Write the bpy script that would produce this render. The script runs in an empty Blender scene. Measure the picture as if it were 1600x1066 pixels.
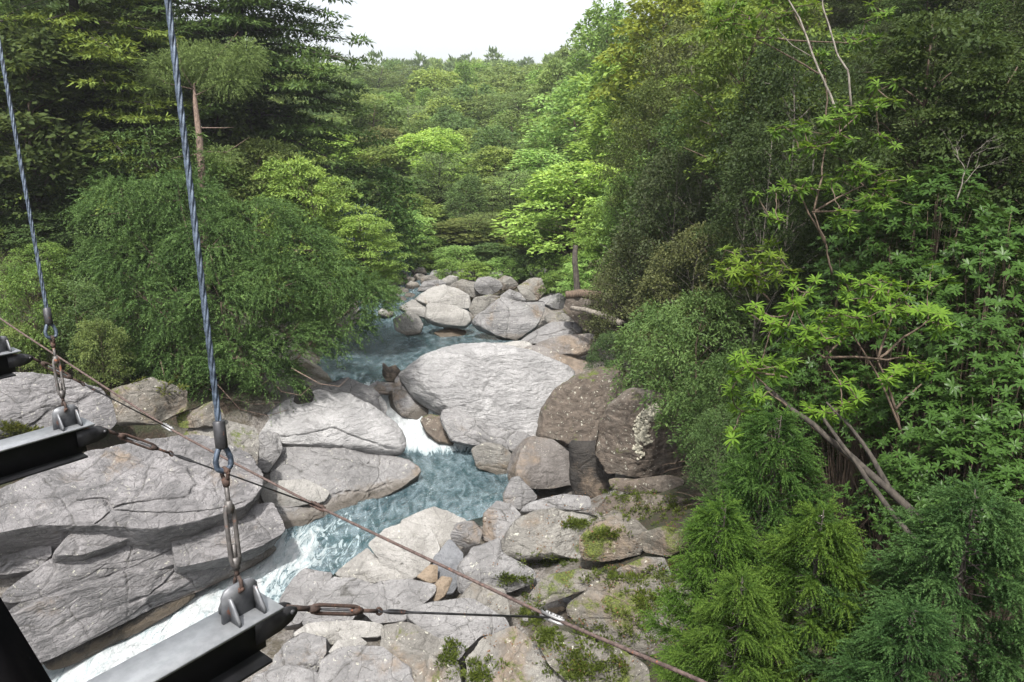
import bpy, math, random
import numpy as np
from mathutils import Vector
sc = bpy.context.scene
COL = sc.collection
PI = math.pi
# ------------------------------------------------------------------ camera, sky, sun, exposure
F_PX, PITCH, CAM_H = 1150.0, math.radians(15.5), 11.0
cam_d = bpy.data.cameras.new('camera'); cam = bpy.data.objects.new('camera', cam_d); COL.objects.link(cam)
cam_d.sensor_width = 36.0; cam_d.lens = 36.0 * F_PX / 1600.0
cam_d.clip_start = 0.05; cam_d.clip_end = 6000
cam.location = (0, 0, CAM_H); cam.rotation_euler = (PI / 2 - PITCH, 0, 0)
sc.camera = cam
SUN_AZ, SUN_EL = math.radians(-168), math.radians(60)      # azimuth clockwise from the viewing direction
world = bpy.data.worlds.new('World'); sc.world = world; world.use_nodes = True
wn = world.node_tree; bg = wn.nodes['Background']
sky = wn.nodes.new('ShaderNodeTexSky'); sky.sky_type = 'NISHITA'; sky.sun_disc = False
sky.sun_elevation = SUN_EL; sky.sun_rotation = SUN_AZ
sky.dust_density = 4.0; sky.air_density = 1.0; sky.ozone_density = 1.0
hs = wn.nodes.new('ShaderNodeHueSaturation'); hs.inputs['Saturation'].default_value = 0.3
wn.links.new(sky.outputs[0], hs.inputs['Color']); wn.links.new(hs.outputs[0], bg.inputs['Color'])
bg.inputs['Strength'].default_value = 0.15
sun_d = bpy.data.lights.new('sun', 'SUN'); sun = bpy.data.objects.new('sun', sun_d); COL.objects.link(sun)
sun_d.energy = 3.3; sun_d.angle = math.radians(2); sun_d.color = (1.0, 0.965, 0.91)
sdir = Vector((math.sin(SUN_AZ) * math.cos(SUN_EL), math.cos(SUN_AZ) * math.cos(SUN_EL), math.sin(SUN_EL)))
sun.rotation_euler = sdir.to_track_quat('Z', 'Y').to_euler()
sc.view_settings.view_transform = 'Standard'; sc.view_settings.look = 'None'
sc.view_settings.exposure = 1.12; sc.view_settings.gamma = 1.0
sc.cycles.max_bounces = 6; sc.cycles.diffuse_bounces = 3; sc.cycles.glossy_bounces = 2
sc.cycles.transmission_bounces = 4; sc.cycles.transparent_max_bounces = 6
sc.cycles.caustics_reflective = False; sc.cycles.caustics_refractive = False

# ------------------------------------------------------------------ small maths
CP, SP = math.cos(PITCH), math.sin(PITCH)
def ray(px, py):
    a = (px - 800) / F_PX; b = (py - 533) / F_PX
    return np.array([a, CP - b * SP, -(b * CP + SP)])
def at(px, py, t): return np.array([0, 0, CAM_H]) + ray(px, py) * t
def on_z(px, py, z):
    r = ray(px, py); return at(px, py, (z - CAM_H) / r[2])
UP = np.array([0, 0, 1.])
def norm(v): v = np.asarray(v, float); return v / (np.linalg.norm(v, axis=-1, keepdims=True) + 1e-12)
def hash3(i, j, k, s):
    h = (i.astype(np.int64) * 374761393 + j.astype(np.int64) * 668265263 + k.astype(np.int64) * 2147483647 + s * 1274126177) & 0x7fffffff
    h = ((h ^ (h >> 13)) * 1274126177) & 0x7fffffff
    h = ((h ^ (h >> 16)) * 668265263) & 0x7fffffff
    return ((h ^ (h >> 15)) & 0xffff) / 65535.0
def vnoise(p, s=0):
    p = np.asarray(p, float); f = np.floor(p); u = p - f; i = f.astype(np.int64); u = u * u * (3 - 2 * u); r = 0
    for dx in (0, 1):
        for dy in (0, 1):
            for dz in (0, 1):
                w = (u[:, 0] if dx else 1 - u[:, 0]) * (u[:, 1] if dy else 1 - u[:, 1]) * (u[:, 2] if dz else 1 - u[:, 2])
                r = r + w * hash3(i[:, 0] + dx, i[:, 1] + dy, i[:, 2] + dz, s)
    return r * 2 - 1
def fbm(p, o=4, s=0, ridged=False):
    r = 0; a = 1; t = 0
    for k in range(o):
        n = vnoise(np.asarray(p) * (2.03 ** k) + 17.3 * k, s + k)
        r = r + a * ((1 - 2 * np.abs(n)) if ridged else n); t += a; a *= 0.5
    return r / t
def interp(x, tab): a = np.array(tab, float); return np.interp(x, a[:, 0], a[:, 1])

# ------------------------------------------------------------------ mesh gathering
class MB:
    def __init__(s): s.v = []; s.q = []; s.t = []; s.a = []; s.n = 0
    def add(s, v, q=None, t=None, tint=0.5):
        v = np.asarray(v, float).reshape(-1, 3)
        if q is not None and len(q): s.q.append(np.asarray(q, np.int64).reshape(-1, 4) + s.n)
        if t is not None and len(t): s.t.append(np.asarray(t, np.int64).reshape(-1, 3) + s.n)
        s.a.append(np.broadcast_to(np.asarray(tint, float), (len(v),)).copy()); s.v.append(v); s.n += len(v)
    def build(s, name, mat, parent=None, loc=None, smooth=False, attr='tint'):
        v = np.concatenate(s.v); q = np.concatenate(s.q) if s.q else np.zeros((0, 4), np.int64); t = np.concatenate(s.t) if s.t else np.zeros((0, 3), np.int64)
        me = bpy.data.meshes.new(name)
        me.vertices.add(len(v)); me.vertices.foreach_set('co', v.astype(np.float32).ravel())
        nl = len(q) * 4 + len(t) * 3; me.loops.add(nl)
        me.loops.foreach_set('vertex_index', np.concatenate([q.ravel(), t.ravel()]).astype(np.int32))
        me.polygons.add(len(q) + len(t))
        ls = np.concatenate([np.arange(len(q)) * 4, len(q) * 4 + np.arange(len(t)) * 3]).astype(np.int32)
        me.polygons.foreach_set('loop_start', ls)
        if smooth: me.polygons.foreach_set('use_smooth', np.ones(len(q) + len(t), bool))
        at_ = me.attributes.new(attr, 'FLOAT', 'POINT'); at_.data.foreach_set('value', np.concatenate(s.a).astype(np.float32))
        me.update(calc_edges=True); me.validate()
        me.materials.append(mat)
        o = bpy.data.objects.new(name, me); COL.objects.link(o)
        if parent: o.parent = parent
        if loc is not None: o.location = loc
        return o
    def tube(s, path, rad, sides=6, tint=0.5, cap=True):
        path = np.asarray(path, float); n = len(path); rad = np.broadcast_to(np.asarray(rad, float), (n,))
        tg = norm(np.gradient(path, axis=0)); ref = np.array([0.31, 0.17, 0.93]) if abs(tg[:, 2].mean()) < .8 else np.array([0.9, 0.3, 0.1])
        u = norm(np.cross(tg, ref)); w = np.cross(tg, u)
        ph = np.arange(sides) * 2 * PI / sides
        ring = path[:, None] + rad[:, None, None] * (np.cos(ph)[None, :, None] * u[:, None] + np.sin(ph)[None, :, None] * w[:, None])
        i = np.arange(n - 1)[:, None] * sides; j = np.arange(sides)[None]; k = (j + 1) % sides
        q = np.stack([i + j, i + k, i + sides + k, i + sides + j], -1).reshape(-1, 4)
        v = ring.reshape(-1, 3); t = None
        if cap:
            v = np.concatenate([v, path[:1], path[-1:]]); c0 = n * sides
            t = [(c0, (m + 1) % sides, m) for m in range(sides)] + [(c0 + 1, (n - 1) * sides + m, (n - 1) * sides + (m + 1) % sides) for m in range(sides)]
        s.add(v, q, t, tint)
    def box(s, c, ax, ay, az, hx, hy, hz):
        c = np.asarray(c, float); ax, ay, az = (np.asarray(a, float) for a in (ax, ay, az))
        v = [c + sx * hx * ax + sy * hy * ay + sz * hz * az for sx in (-1, 1) for sy in (-1, 1) for sz in (-1, 1)]
        s.add(v, [(0, 1, 3, 2), (4, 6, 7, 5), (0, 4, 5, 1), (2, 3, 7, 6), (0, 2, 6, 4), (1, 5, 7, 3)])
    def prism(s, poly, d):           # convex 3-D outline pushed along vector d
        p = np.asarray(poly, float); n = len(p); v = np.concatenate([p, p + d, [p.mean(0)], [p.mean(0) + d]])
        q = [(i, (i + 1) % n, n + (i + 1) % n, n + i) for i in range(n)]
        t = [(2 * n, (i + 1) % n, i) for i in range(n)] + [(2 * n + 1, n + i, n + (i + 1) % n) for i in range(n)]
        s.add(v, q, t)
def tag(o, label=None, cat=None, group=None, kind=None):
    if label: o['label'] = label
    if cat: o['category'] = cat
    if group: o['group'] = group
    if kind: o['kind'] = kind
    return o
def empty(name, loc, rz=0):
    o = bpy.data.objects.new(name, None); COL.objects.link(o); o.location = loc; o.rotation_euler = (0, 0, rz); o.empty_display_size = .2; return o

# ------------------------------------------------------------------ materials
def mat_new(name):
    m = bpy.data.materials.new(name); m.use_nodes = True; n = m.node_tree; n.nodes.clear()
    return m, n
class NT:
    def __init__(s, n): s.n = n
    def __call__(s, typ, ins=None, **kw):
        nd = s.n.nodes.new('ShaderNode' + typ)
        for k, v in kw.items(): setattr(nd, k, v)
        for k, v in (ins or {}).items(): s.set(nd.inputs[k], v)
        return nd
    def set(s, sock, v):
        if isinstance(v, bpy.types.NodeSocket): s.n.links.new(v, sock)
        elif isinstance(v, bpy.types.Node): s.n.links.new(v.outputs[0], sock)
        else: sock.default_value = v
    def math(s, op, a, b=0.0, c=0.0, clamp=False):
        nd = s.n.nodes.new('ShaderNodeMath'); nd.operation = op; nd.use_clamp = clamp
        s.set(nd.inputs[0], a); s.set(nd.inputs[1], b); s.set(nd.inputs[2], c); return nd.outputs[0]
    def mix(s, f, a, b, blend='MIX'):
        nd = s.n.nodes.new('ShaderNodeMix'); nd.data_type = 'RGBA'; nd.blend_type = blend
        s.set(nd.inputs[0], f); s.set(nd.inputs[6], a); s.set(nd.inputs[7], b); return nd.outputs[2]
    def step(s, x, lo, hi): # smooth threshold
        nd = s.n.nodes.new('ShaderNodeMapRange'); nd.interpolation_type = 'SMOOTHSTEP'
        s.set(nd.inputs[0], x); nd.inputs[1].default_value = lo; nd.inputs[2].default_value = hi; return nd.outputs[0]
    def noise(s, vec, scale, det=4, rough=.55, dist=0.0):
        nd = s('TexNoise', {'Vector': vec, 'Scale': scale, 'Detail': det, 'Roughness': rough, 'Distortion': dist}); return nd.outputs[0]
    def attr(s, name): return s('Attribute', attribute_name=name).outputs['Fac']
def C4(c): return (c[0], c[1], c[2], 1.0)

def leaf_mat(name, trans=.38, rough=.5, spec=.10, vary=.5):
    m, n = mat_new(name); N = NT(n)
    oi = N('ObjectInfo'); t = N.attr('tint')
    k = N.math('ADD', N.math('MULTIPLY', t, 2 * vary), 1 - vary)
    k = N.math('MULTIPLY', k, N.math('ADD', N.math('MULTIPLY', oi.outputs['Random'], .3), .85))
    sc_ = N('VectorMath', {0: oi.outputs['Color'], 'Scale': k}, operation='SCALE')
    # young leaves are yellower, old leaves bluer
    hue = N('HueSaturation', {'Hue': N.math('ADD', N.math('MULTIPLY', t, -.03), .510), 'Saturation': 1.06, 'Value': 1.0, 'Color': sc_.outputs[0]})
    p = N('BsdfPrincipled', {'Base Color': hue.outputs[0], 'Roughness': rough, 'Specular IOR Level': spec})
    tc = N('HueSaturation', {'Hue': .485, 'Saturation': 1.08, 'Value': 1.35, 'Color': hue.outputs[0]})
    tr = N('BsdfTranslucent', {'Color': tc.outputs[0]})
    mx = N('MixShader', {0: trans, 1: p.outputs[0], 2: tr.outputs[0]})
    N('OutputMaterial', {'Surface': mx.outputs[0]}); return m

def rock_mat(name, c1, c2, *a, **k):
    return rock_mat_(name, [x * .39 for x in c1], [x * .46 for x in c2], *a, **k)
def rock_mat_(name, c1, c2, brown=0., lichen=0., moss=0., browncol=(.115, .09, .068), crack=.5, strat=.5, stdir=(0.3, 0.2, 0.4), bump=.85, white=0., pits=.4, streak=1.):
    m, n = mat_new(name); N = NT(n)
    geo = N('NewGeometry'); pos = geo.outputs['Position']
    warp = N('TexNoise', {'Vector': pos, 'Scale': 1.1, 'Detail': 3.0})
    wv = N('VectorMath', {0: warp.outputs['Color'], 'Scale': .55}, operation='SCALE')
    wp = N('VectorMath', {0: pos, 1: wv.outputs[0]}, operation='ADD').outputs[0]
    big = N.noise(wp, .9, 6, .6); fine = N.noise(pos, 26, 5, .7); mid = N.noise(wp, 4.5, 6, .65)
    col = N.mix(N.step(big, .36, .64), C4(c1), C4(c2))
    col = N.mix(N.math('MULTIPLY', N.step(fine, .52, .66), .5), col, C4([x * .45 for x in c1]))
    col = N.mix(N.math('MULTIPLY', N.step(mid, .50, .70), .42), col, C4([min(1, x * .6) for x in c2]))
    pep = N.noise(pos, 11, 4, .75)
    col = N.mix(N.math('MULTIPLY', N.step(pep, .56, .70), .45), col, C4([x * .40 for x in c1]))
    col = N.mix(N.math('MULTIPLY', N.step(pep, .44, .32), .35), col, C4([min(1, x * 1.45) for x in c2]))
    sv = N('Mapping', {'Vector': wp, 'Scale': (2.6, 2.6, .45)}).outputs[0]
    run = N.math('MULTIPLY', N.step(N.noise(sv, 1.7, 6, .7), .56, .72), N.step(big, .40, .58))
    col = N.mix(N.math('MULTIPLY', run, .6 * streak), col, C4([x * .30 for x in c1]))
    if brown:
        b = N.step(N.noise(wp, .55, 7, .68), .62 - .34 * brown, .74 - .30 * brown)
        col = N.mix(N.math('MULTIPLY', b, .88), col, N.mix(N.step(mid, .4, .6), C4(browncol), C4([x * 1.7 for x in browncol])))
    if lichen:
        l = N.math('MULTIPLY', N.step(N.noise(pos, 9, 6, .75), .60, .64), N.step(N.noise(wp, 1.3, 3), .50 - .2 * lichen, .62 - .2 * lichen))
        col = N.mix(N.math('MULTIPLY', l, .85), col, C4((.46, .45, .38)))
    if white:
        l = N.step(N.noise(wp, .8, 6, .7), .66 - .2 * white, .70 - .2 * white)
        col = N.mix(N.math('MULTIPLY', l, .8), col, C4((.55, .53, .48)))
    mpc = N('Mapping', {'Vector': wp, 'Scale': (1.2, 1.2, 7.0), 'Rotation': stdir})
    bands = N.noise(mpc.outputs[0], 1.6, 6, .6, .6)
    col = N.mix(N.math('MULTIPLY', N.step(bands, .50, .62), .50 * strat), col, C4([x * .42 for x in c1]))
    # orange brown tide line and dark wet foot
    wet = N.attr('wet')
    tide = N.step(N.math('ADD', wet, N.math('MULTIPLY', N.math('SUBTRACT', mid, .5), .9)), .25, .55)
    col = N.mix(N.math('MULTIPLY', tide, .40), col, C4((.13, .10, .065)))
    foot = N.step(N.math('ADD', wet, N.math('MULTIPLY', N.math('SUBTRACT', mid, .5), .5)), .55, .8)
    col = N.mix(N.math('MULTIPLY', foot, .7), col, C4((.05, .042, .032)))
    rough = N.math('SUBTRACT', .82, N.math('MULTIPLY', foot, .5))
    if moss:
        up = N('SeparateXYZ', {0: geo.outputs['Normal']}).outputs[2]
        ms = N.math('MULTIPLY', N.step(N.math('ADD', N.noise(wp, 1.1, 7, .7), N.math('MULTIPLY', up, .12)), .74 - .26 * moss, .82 - .24 * moss), 1.0)
        mc = N.mix(N.step(fine, .4, .6), C4((.035, .05, .008)), C4((.10, .125, .018)))
        col = N.mix(N.math('MULTIPLY', ms, .9), col, mc)
    # relief: joints, flow lines, grain
    vo = N('TexVoronoi', {'Vector': wp, 'Scale': .55, 'Randomness': 1.0}, feature='DISTANCE_TO_EDGE')
    vo2 = N('TexVoronoi', {'Vector': wp, 'Scale': 1.9, 'Randomness': 1.0}, feature='DISTANCE_TO_EDGE')
    j1 = N.step(vo.outputs['Distance'], .0, .035); j2 = N.step(vo2.outputs['Distance'], .0, .03)
    mp = N('Mapping', {'Vector': wp, 'Scale': (1.2, 1.2, 7.0), 'Rotation': stdir})
    st = N.noise(mp.outputs[0], 1.6, 6, .6, .6)
    lines = N.math('SUBTRACT', 1.0, N.math('MULTIPLY', N.step(vo.outputs['Distance'], .0, .014), N.step(vo2.outputs['Distance'], .0, .012)))
    col = N.mix(N.math('MULTIPLY', N.math('MULTIPLY', lines, N.step(mid, .40, .55)), min(1, crack * 1.1)), col, C4((.03, .028, .022)))
    h = N.math('MULTIPLY', j1, .06 * crack)
    h = N.math('ADD', h, N.math('MULTIPLY', j2, .02 * crack))
    h = N.math('ADD', h, N.math('MULTIPLY', st, .16 * strat))
    h = N.math('ADD', h, N.math('MULTIPLY', mid, .09 * pits))
    h = N.math('ADD', h, N.math('ADD', N.math('MULTIPLY', fine, .03), N.math('MULTIPLY', pep, .05)))
    bp = N('Bump', {'Strength': bump, 'Distance': 1.0, 'Height': h})
    p = N('BsdfPrincipled', {'Base Color': col, 'Roughness': rough, 'Specular IOR Level': .3, 'Normal': bp.outputs[0]})
    N('OutputMaterial', {'Surface': p.outputs[0]}); return m

def simple_mat(name, c1, c2, scale=8, rough=.6, metal=0., rust=0., bump=.2, spec=.5, rustcol=(.16, .06, .03), grain=None):
    m, n = mat_new(name); N = NT(n); tc = N('TexCoord').outputs['Object']
    v = tc
    if grain: v = N('Mapping', {'Vector': tc, 'Scale': grain}).outputs[0]
    a = N.noise(v, scale, 6, .65); col = N.mix(N.step(a, .35, .65), C4(c1), C4(c2)); ro = rough
    if rust:
        r = N.step(N.noise(v, scale * .7, 7, .7), .66 - .3 * rust, .74 - .25 * rust); col = N.mix(r, col, N.mix(a, C4(rustcol), C4([x * 1.8 for x in rustcol])))
        ro = N.math('ADD', N.math('MULTIPLY', r, .9 - rough), rough); metal = N.math('MULTIPLY', N.math('SUBTRACT', 1., r), metal)
    bp = N('Bump', {'Strength': bump, 'Distance': .02, 'Height': a})
    p = N('BsdfPrincipled', {'Base Color': col, 'Roughness': ro, 'Metallic': metal, 'Specular IOR Level': spec, 'Normal': bp.outputs[0]})
    N('OutputMaterial', {'Surface': p.outputs[0]}); return m

M = {}
M['leaf'] = leaf_mat('leaf_soft'); M['gloss'] = leaf_mat('leaf_glossy', trans=.25, rough=.36, spec=.16, vary=.45)
M['needle'] = leaf_mat('needle', trans=.30, rough=.6, spec=.08, vary=.55)
M['bark'] = simple_mat('bark_brown', (.055, .038, .026), (.12, .085, .06), 6, .9, bump=.8, grain=(3, 3, .6))
M['bark_dark'] = simple_mat('bark_dark', (.022, .018, .014), (.06, .05, .04), 5, .9, bump=.8, grain=(3, 3, .6))
M['bark_red'] = simple_mat('bark_red', (.085, .06, .046), (.19, .135, .105), 7, .9, bump=.8, grain=(4, 4, .6))
M['bark_grey'] = simple_mat('bark_pale_grey', (.085, .072, .06), (.20, .18, .15), 6, .85, bump=.6, grain=(2, 2, .5))
M['bark_white'] = simple_mat('bark_bleached', (.20, .185, .16), (.30, .28, .25), 6, .85)
GR1, GR2 = (.40, .39, .388), (.50, .488, .485)
M['granite'] = rock_mat('granite_pale', GR1, GR2, brown=.18, crack=.6, strat=.55, lichen=.2)
M['dome'] = rock_mat('granite_flow_lined', (.60, .592, .59), (.70, .69, .685), brown=.0, crack=.15, strat=.72, stdir=(.35, .15, .5), pits=.2)
M['slab'] = rock_mat('granite_slab', (.34, .33, .335), (.50, .48, .485), brown=.10, crack=.5, strat=.95, stdir=(.1, .5, .2), lichen=.3, pits=.7)
M['cream'] = rock_mat('granite_cream', (.52, .50, .465), (.64, .62, .585), brown=.05, crack=.3, strat=.3, lichen=.1)
M['tan'] = rock_mat('granite_tan', (.38, .28, .19), (.48, .38, .28), crack=.1, strat=.2)
M['slate'] = rock_mat('granite_blue_grey', (.26, .27, .29), (.34, .35, .37), crack=.2, strat=.4)
M['brown'] = rock_mat('granite_weathered_brown', (.21, .18, .15), (.33, .29, .245), brown=.7, lichen=.8, moss=.44, crack=.25, strat=.3, browncol=(.070, .056, .045))
M['mossy'] = rock_mat('granite_mossy', (.27, .25, .21), (.38, .35, .31), brown=.45, lichen=.7, moss=.62, crack=.5, strat=.5, pits=1.)
M['halfmoss'] = rock_mat('granite_half_mossy', (.36, .34, .31), (.46, .44, .40), brown=.35, lichen=.5, moss=.36, crack=.4, strat=.5, pits=.8)
M['dark'] = rock_mat('granite_dark_wet_and_shade', (.05, .045, .042), (.10, .09, .08), brown=.3, crack=.5, strat=.5)
M['patched'] = rock_mat('granite_white_patch', (.30, .27, .25), (.38, .35, .33), brown=.35, lichen=.4, white=.25, crack=.2, strat=.3)
M['steel'] = simple_mat('steel_sky_sheen', (.38, .395, .415), (.46, .475, .495), 22, .42, .3, rust=.10, bump=.08)  # top flange: sky sheen on the dark beam painted in as lighter grey
M['steel_mid'] = simple_mat('steel_bracket_grey', (.11, .115, .125), (.17, .175, .185), 22, .45, .3, rust=.22, bump=.1)
M['steel_dark'] = simple_mat('steel_dark', (.03, .03, .032), (.06, .06, .065), 14, .45, .4, rust=.2, bump=.1)
M['rust'] = simple_mat('steel_rusty', (.035, .024, .02), (.07, .042, .032), 30, .85, .1, rust=.35, rustcol=(.075, .035, .022), bump=.4)
M['rope'] = simple_mat('wire_rope_blue_grey', (.022, .032, .048), (.085, .112, .155), 30, .45, .2, bump=.2)
M['rope_rust'] = simple_mat('wire_rope_rusty', (.055, .037, .032), (.12, .085, .075), 30, .8, .2, rust=.2, bump=.3)
M['lichen'] = simple_mat('pale_lichen', (.25, .235, .18), (.38, .36, .29), 30, .95, bump=.6)
M['black'] = simple_mat('black_in_shade', (.006, .006, .007), (.012, .011, .012), 12, .9, bump=.1, spec=.05)  # near-black base carries the shade lying on the railing post
M['zinc'] = simple_mat('galvanised', (.2, .2, .2), (.36, .36, .36), 12, .45, .6, rust=.1)
# ------------------------------------------------------------------ valley: river edges, levels, terrain
XL = [(-60, -60), (0, -20), (5, -17), (11, -13), (14.4, -10.7), (16.7, -8.5), (19.4, -6.8), (21.2, -4.9), (23.6, -3.5), (24.6, -4.6), (27, -6.1), (29, -7.3), (32.8, -7.3), (36.5, -6.9), (40.6, -8.0), (45, -10), (55, -14), (80, -22), (2000, -300)]
XR = [(-60, -52), (0, -15), (5, -13), (11, -9.5), (14, -8), (17.1, -6.1), (18.9, -4.4), (20, -2.2), (21, -.6), (22.6, .1), (24.6, -1.2), (25.4, -2.6), (26.7, -4.2), (29, -4.4), (30.2, -2.5), (31.7, 0), (32.8, 1.0), (34.2, -.5), (35.5, -3), (37, -4.2), (41.6, -5.2), (45, -6.5), (55, -10), (80, -17), (2000, -290)]
ZW = [(-60, -8), (0, -2.6), (5, -2), (11, -1.2), (14, -.8), (16.7, -.5), (19.4, -.15), (21, 0), (24.3, .05), (24.9, .35), (26.4, 1.6), (27.6, 1.93), (36, 2.0), (38, 2.5), (41, 3.1), (45, 3.5), (60, 6), (80, 8), (2000, 60)]
XT = [(-60, 6), (5, 4.2), (12, 5.0), (18, 6.0), (24, 5.8), (30, 4.6), (36, 3.6), (45, 3.5), (60, 4), (90, 9), (200, 30), (400, 60)]
HILL = [(-100, -20), (40, 2.5), (48, 3.6), (60, 5.0), (80, 6.9), (100, 9), (150, 14), (200, 19), (300, 27.5), (420, 33), (700, 44), (1500, 60), (3000, 60)]
def zw(y): return interp(y, ZW)
def terrain(x, y):
    x = np.atleast_1d(np.asarray(x, float)); y = np.atleast_1d(np.asarray(y, float))
    xl, xr, w, xt = interp(y, XL), interp(y, XR), interp(y, ZW), interp(y, XT)
    dl = xl - x; dr = x - xr
    left = w + interp(dl, [(-2, -.9), (0, -.5), (2, .7), (5, 2.7), (8, 3.7), (11, 5.0), (20, 11), (40, 27), (100, 56), (160, 70), (900, 72)])
    rock_l = w + interp(dl, [(-2, -.9), (0, -.5), (.5, .7), (1.3, 1.3), (2.4, 2.1), (5, 3.2), (8, 4.0), (11, 5.2), (20, 11), (40, 27), (100, 56), (160, 70), (900, 72)])
    left = left + (rock_l - left) * np.clip((20.5 - y) / 2, 0, 1)
    fr = np.clip(dr / np.maximum(xt - xr, 1.5), 0, 1)
    zt = np.maximum(w + 1.0, 2.7)
    du = np.maximum(x - xt, 0)
    right = w - .5 + (zt - w + .5) * fr ** 1.7 + interp(du, [(0, 0), (2, 1.6), (6, 6.2), (14, 16), (30, 33), (80, 62), (140, 76), (900, 78)])
    bed = w - .55
    z = np.where(dl > 0, left, np.where(dr > 0, right, bed))
    hill = interp(y, HILL) + 1.6 * np.sin(x * .06 + 1.3) * np.clip((y - 150) / 100, 0, 1) + 2.2 * np.sin(x * .021 + y * .012) * np.clip((y - 120) / 100, 0, 1)
    far = np.clip((y - 44) / 10, 0, 1)
    # beyond the bend the sides lie lower, the hill closes the valley
    side = z - (z - hill) * .55 * np.clip((y - 60) / 80, 0, 1)
    z = z * (1 - far) + np.maximum(hill, np.where(y > 44, side, -99)) * far
    P3 = np.stack([x, y, 0 * x], 1)
    amp = np.clip(np.minimum(np.abs(dl), np.abs(dr)) * .15, .04, .5)
    return z + fbm(P3 * .35, 4, 3) * amp + fbm(P3 * 1.7, 3, 9) * .10
def T1(x, y): return float(terrain(x, y)[0])

def grid_mesh(name, xs, ys, fz, mat, attr=None, smooth=True):
    X, Y = np.meshgrid(xs, ys); x = X.ravel(); y = Y.ravel(); z = fz(x, y)
    nx, ny = len(xs), len(ys); i = np.arange(ny - 1)[:, None] * nx; j = np.arange(nx - 1)[None]
    q = np.stack([i + j, i + j + 1, i + nx + j + 1, i + nx + j], -1).reshape(-1, 4)
    b = MB(); b.add(np.stack([x, y, z], 1), q, None, 0 if attr is None else attr(x, y, z)); return b.build(name, mat, smooth=smooth, attr='wet')
def ground_mat():
    m, n = mat_new('forest_floor'); N = NT(n); pos = N('NewGeometry').outputs['Position']
    a = N.noise(pos, 1.2, 7, .7); f = N.noise(pos, 14, 5, .7)
    c = N.mix(N.step(a, .4, .6), C4((.045, .032, .02)), C4((.035, .045, .015)))
    c = N.mix(N.math('MULTIPLY', N.step(f, .5, .65), .6), c, C4((.10, .065, .04)))
    w = N.attr('wet')
    g = N.mix(N.step(f, .35, .65), C4((.16, .145, .13)), C4((.30, .28, .26)))
    g = N.mix(N.step(a, .45, .62), g, C4((.10, .085, .06)))
    gm = N.step(N.math('ADD', w, N.math('MULTIPLY', N.math('SUBTRACT', a, .5), .8)), .4, .6)
    c = N.mix(gm, c, g)
    bp = N('Bump', {'Strength': .8, 'Distance': .3, 'Height': N.math('ADD', f, a)})
    p = N('BsdfPrincipled', {'Base Color': c, 'Roughness': .9, 'Normal': bp.outputs[0]})
    N('OutputMaterial', {'Surface': p.outputs[0]}); return m
M['ground'] = ground_mat()
xs = np.concatenate([-np.geomspace(600, 27, 30), np.arange(-26, 16, .25), np.geomspace(17, 600, 32)])
ys = np.concatenate([-np.geomspace(120, 6, 12), np.arange(-4, 62, .3), np.geomspace(64, 640, 50)])
def near_water(x, y, z): return np.clip(1.25 - (z - zw(y)) / np.where(x < -3, 3.2, 2.0), 0, 1) * np.clip((42 - y) / 6, 0, 1)
tag(grid_mesh('ground', xs, ys, terrain, M['ground'], near_water), kind='structure')

# ------------------------------------------------------------------ river
def water_mat():
    m, n = mat_new('river_water'); N = NT(n); pos = N('NewGeometry').outputs['Position']
    fo = N.attr('wet')
    mp = N('Mapping', {'Vector': pos, 'Rotation': (0, 0, .7), 'Scale': (1.5, .75, 1)}).outputs[0]
    w1 = N.noise(mp, 2.6, 5, .62, .8); w2 = N.noise(pos, 9, 4, .6, .5)
    sm = N('Mapping', {'Vector': pos, 'Rotation': (0, 0, .85), 'Scale': (1.0, .33, .8)}).outputs[0]
    st = N.noise(sm, 3.4, 8, .72, 1.4)
    fm = N.step(N.math('ADD', fo, N.math('MULTIPLY', N.math('SUBTRACT', st, .5), 1.7)), .56, .68)
    h = N.math('ADD', N.math('MULTIPLY', w1, .30), N.math('MULTIPLY', w2, .06))
    bp = N('Bump', {'Strength': .75, 'Distance': 1.0, 'Height': h}).outputs[0]
    fr = N('Fresnel', {'IOR': 1.34, 'Normal': bp})
    deep_and_sheen = N('BsdfDiffuse', {'Color': N.mix(N.step(w1, .35, .65), C4((.035, .075, .088)), C4((.19, .255, .285)))})  # pale ripples in the body colour stand in for reflected sky
    clear = N('BsdfTransparent', {'Color': (.55, .80, .78, 1)})
    body = N('MixShader', {0: .55, 1: clear.outputs[0], 2: deep_and_sheen.outputs[0]})
    gl = N('BsdfGlossy', {'Color': (1, 1, 1, 1), 'Roughness': .11, 'Normal': bp})
    wtr = N('MixShader', {0: N.math('MULTIPLY', fr, 1.25, clamp=True), 1: body.outputs[0], 2: gl.outputs[0]})
    h2 = N.math('MULTIPLY', N.noise(sm, 5, 7, .72, 1.0), .42)
    bf = N('Bump', {'Strength': .8, 'Distance': 1.0, 'Height': h2}).outputs[0]
    fc = N.mix(N.step(N.math('ADD', fo, N.math('MULTIPLY', N.math('SUBTRACT', st, .5), 1.4)), .5, 1.0), C4((.27, .36, .385)), C4((.60, .63, .64)))
    foam = N('BsdfPrincipled', {'Base Color': fc, 'Roughness': .6, 'Normal': bf, 'Subsurface Weight': 0.0})
    o = N('MixShader', {0: fm, 1: wtr.outputs[0], 2: foam.outputs[0]})
    N('OutputMaterial', {'Surface': o.outputs[0]}); return m
M['water'] = water_mat()
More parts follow.
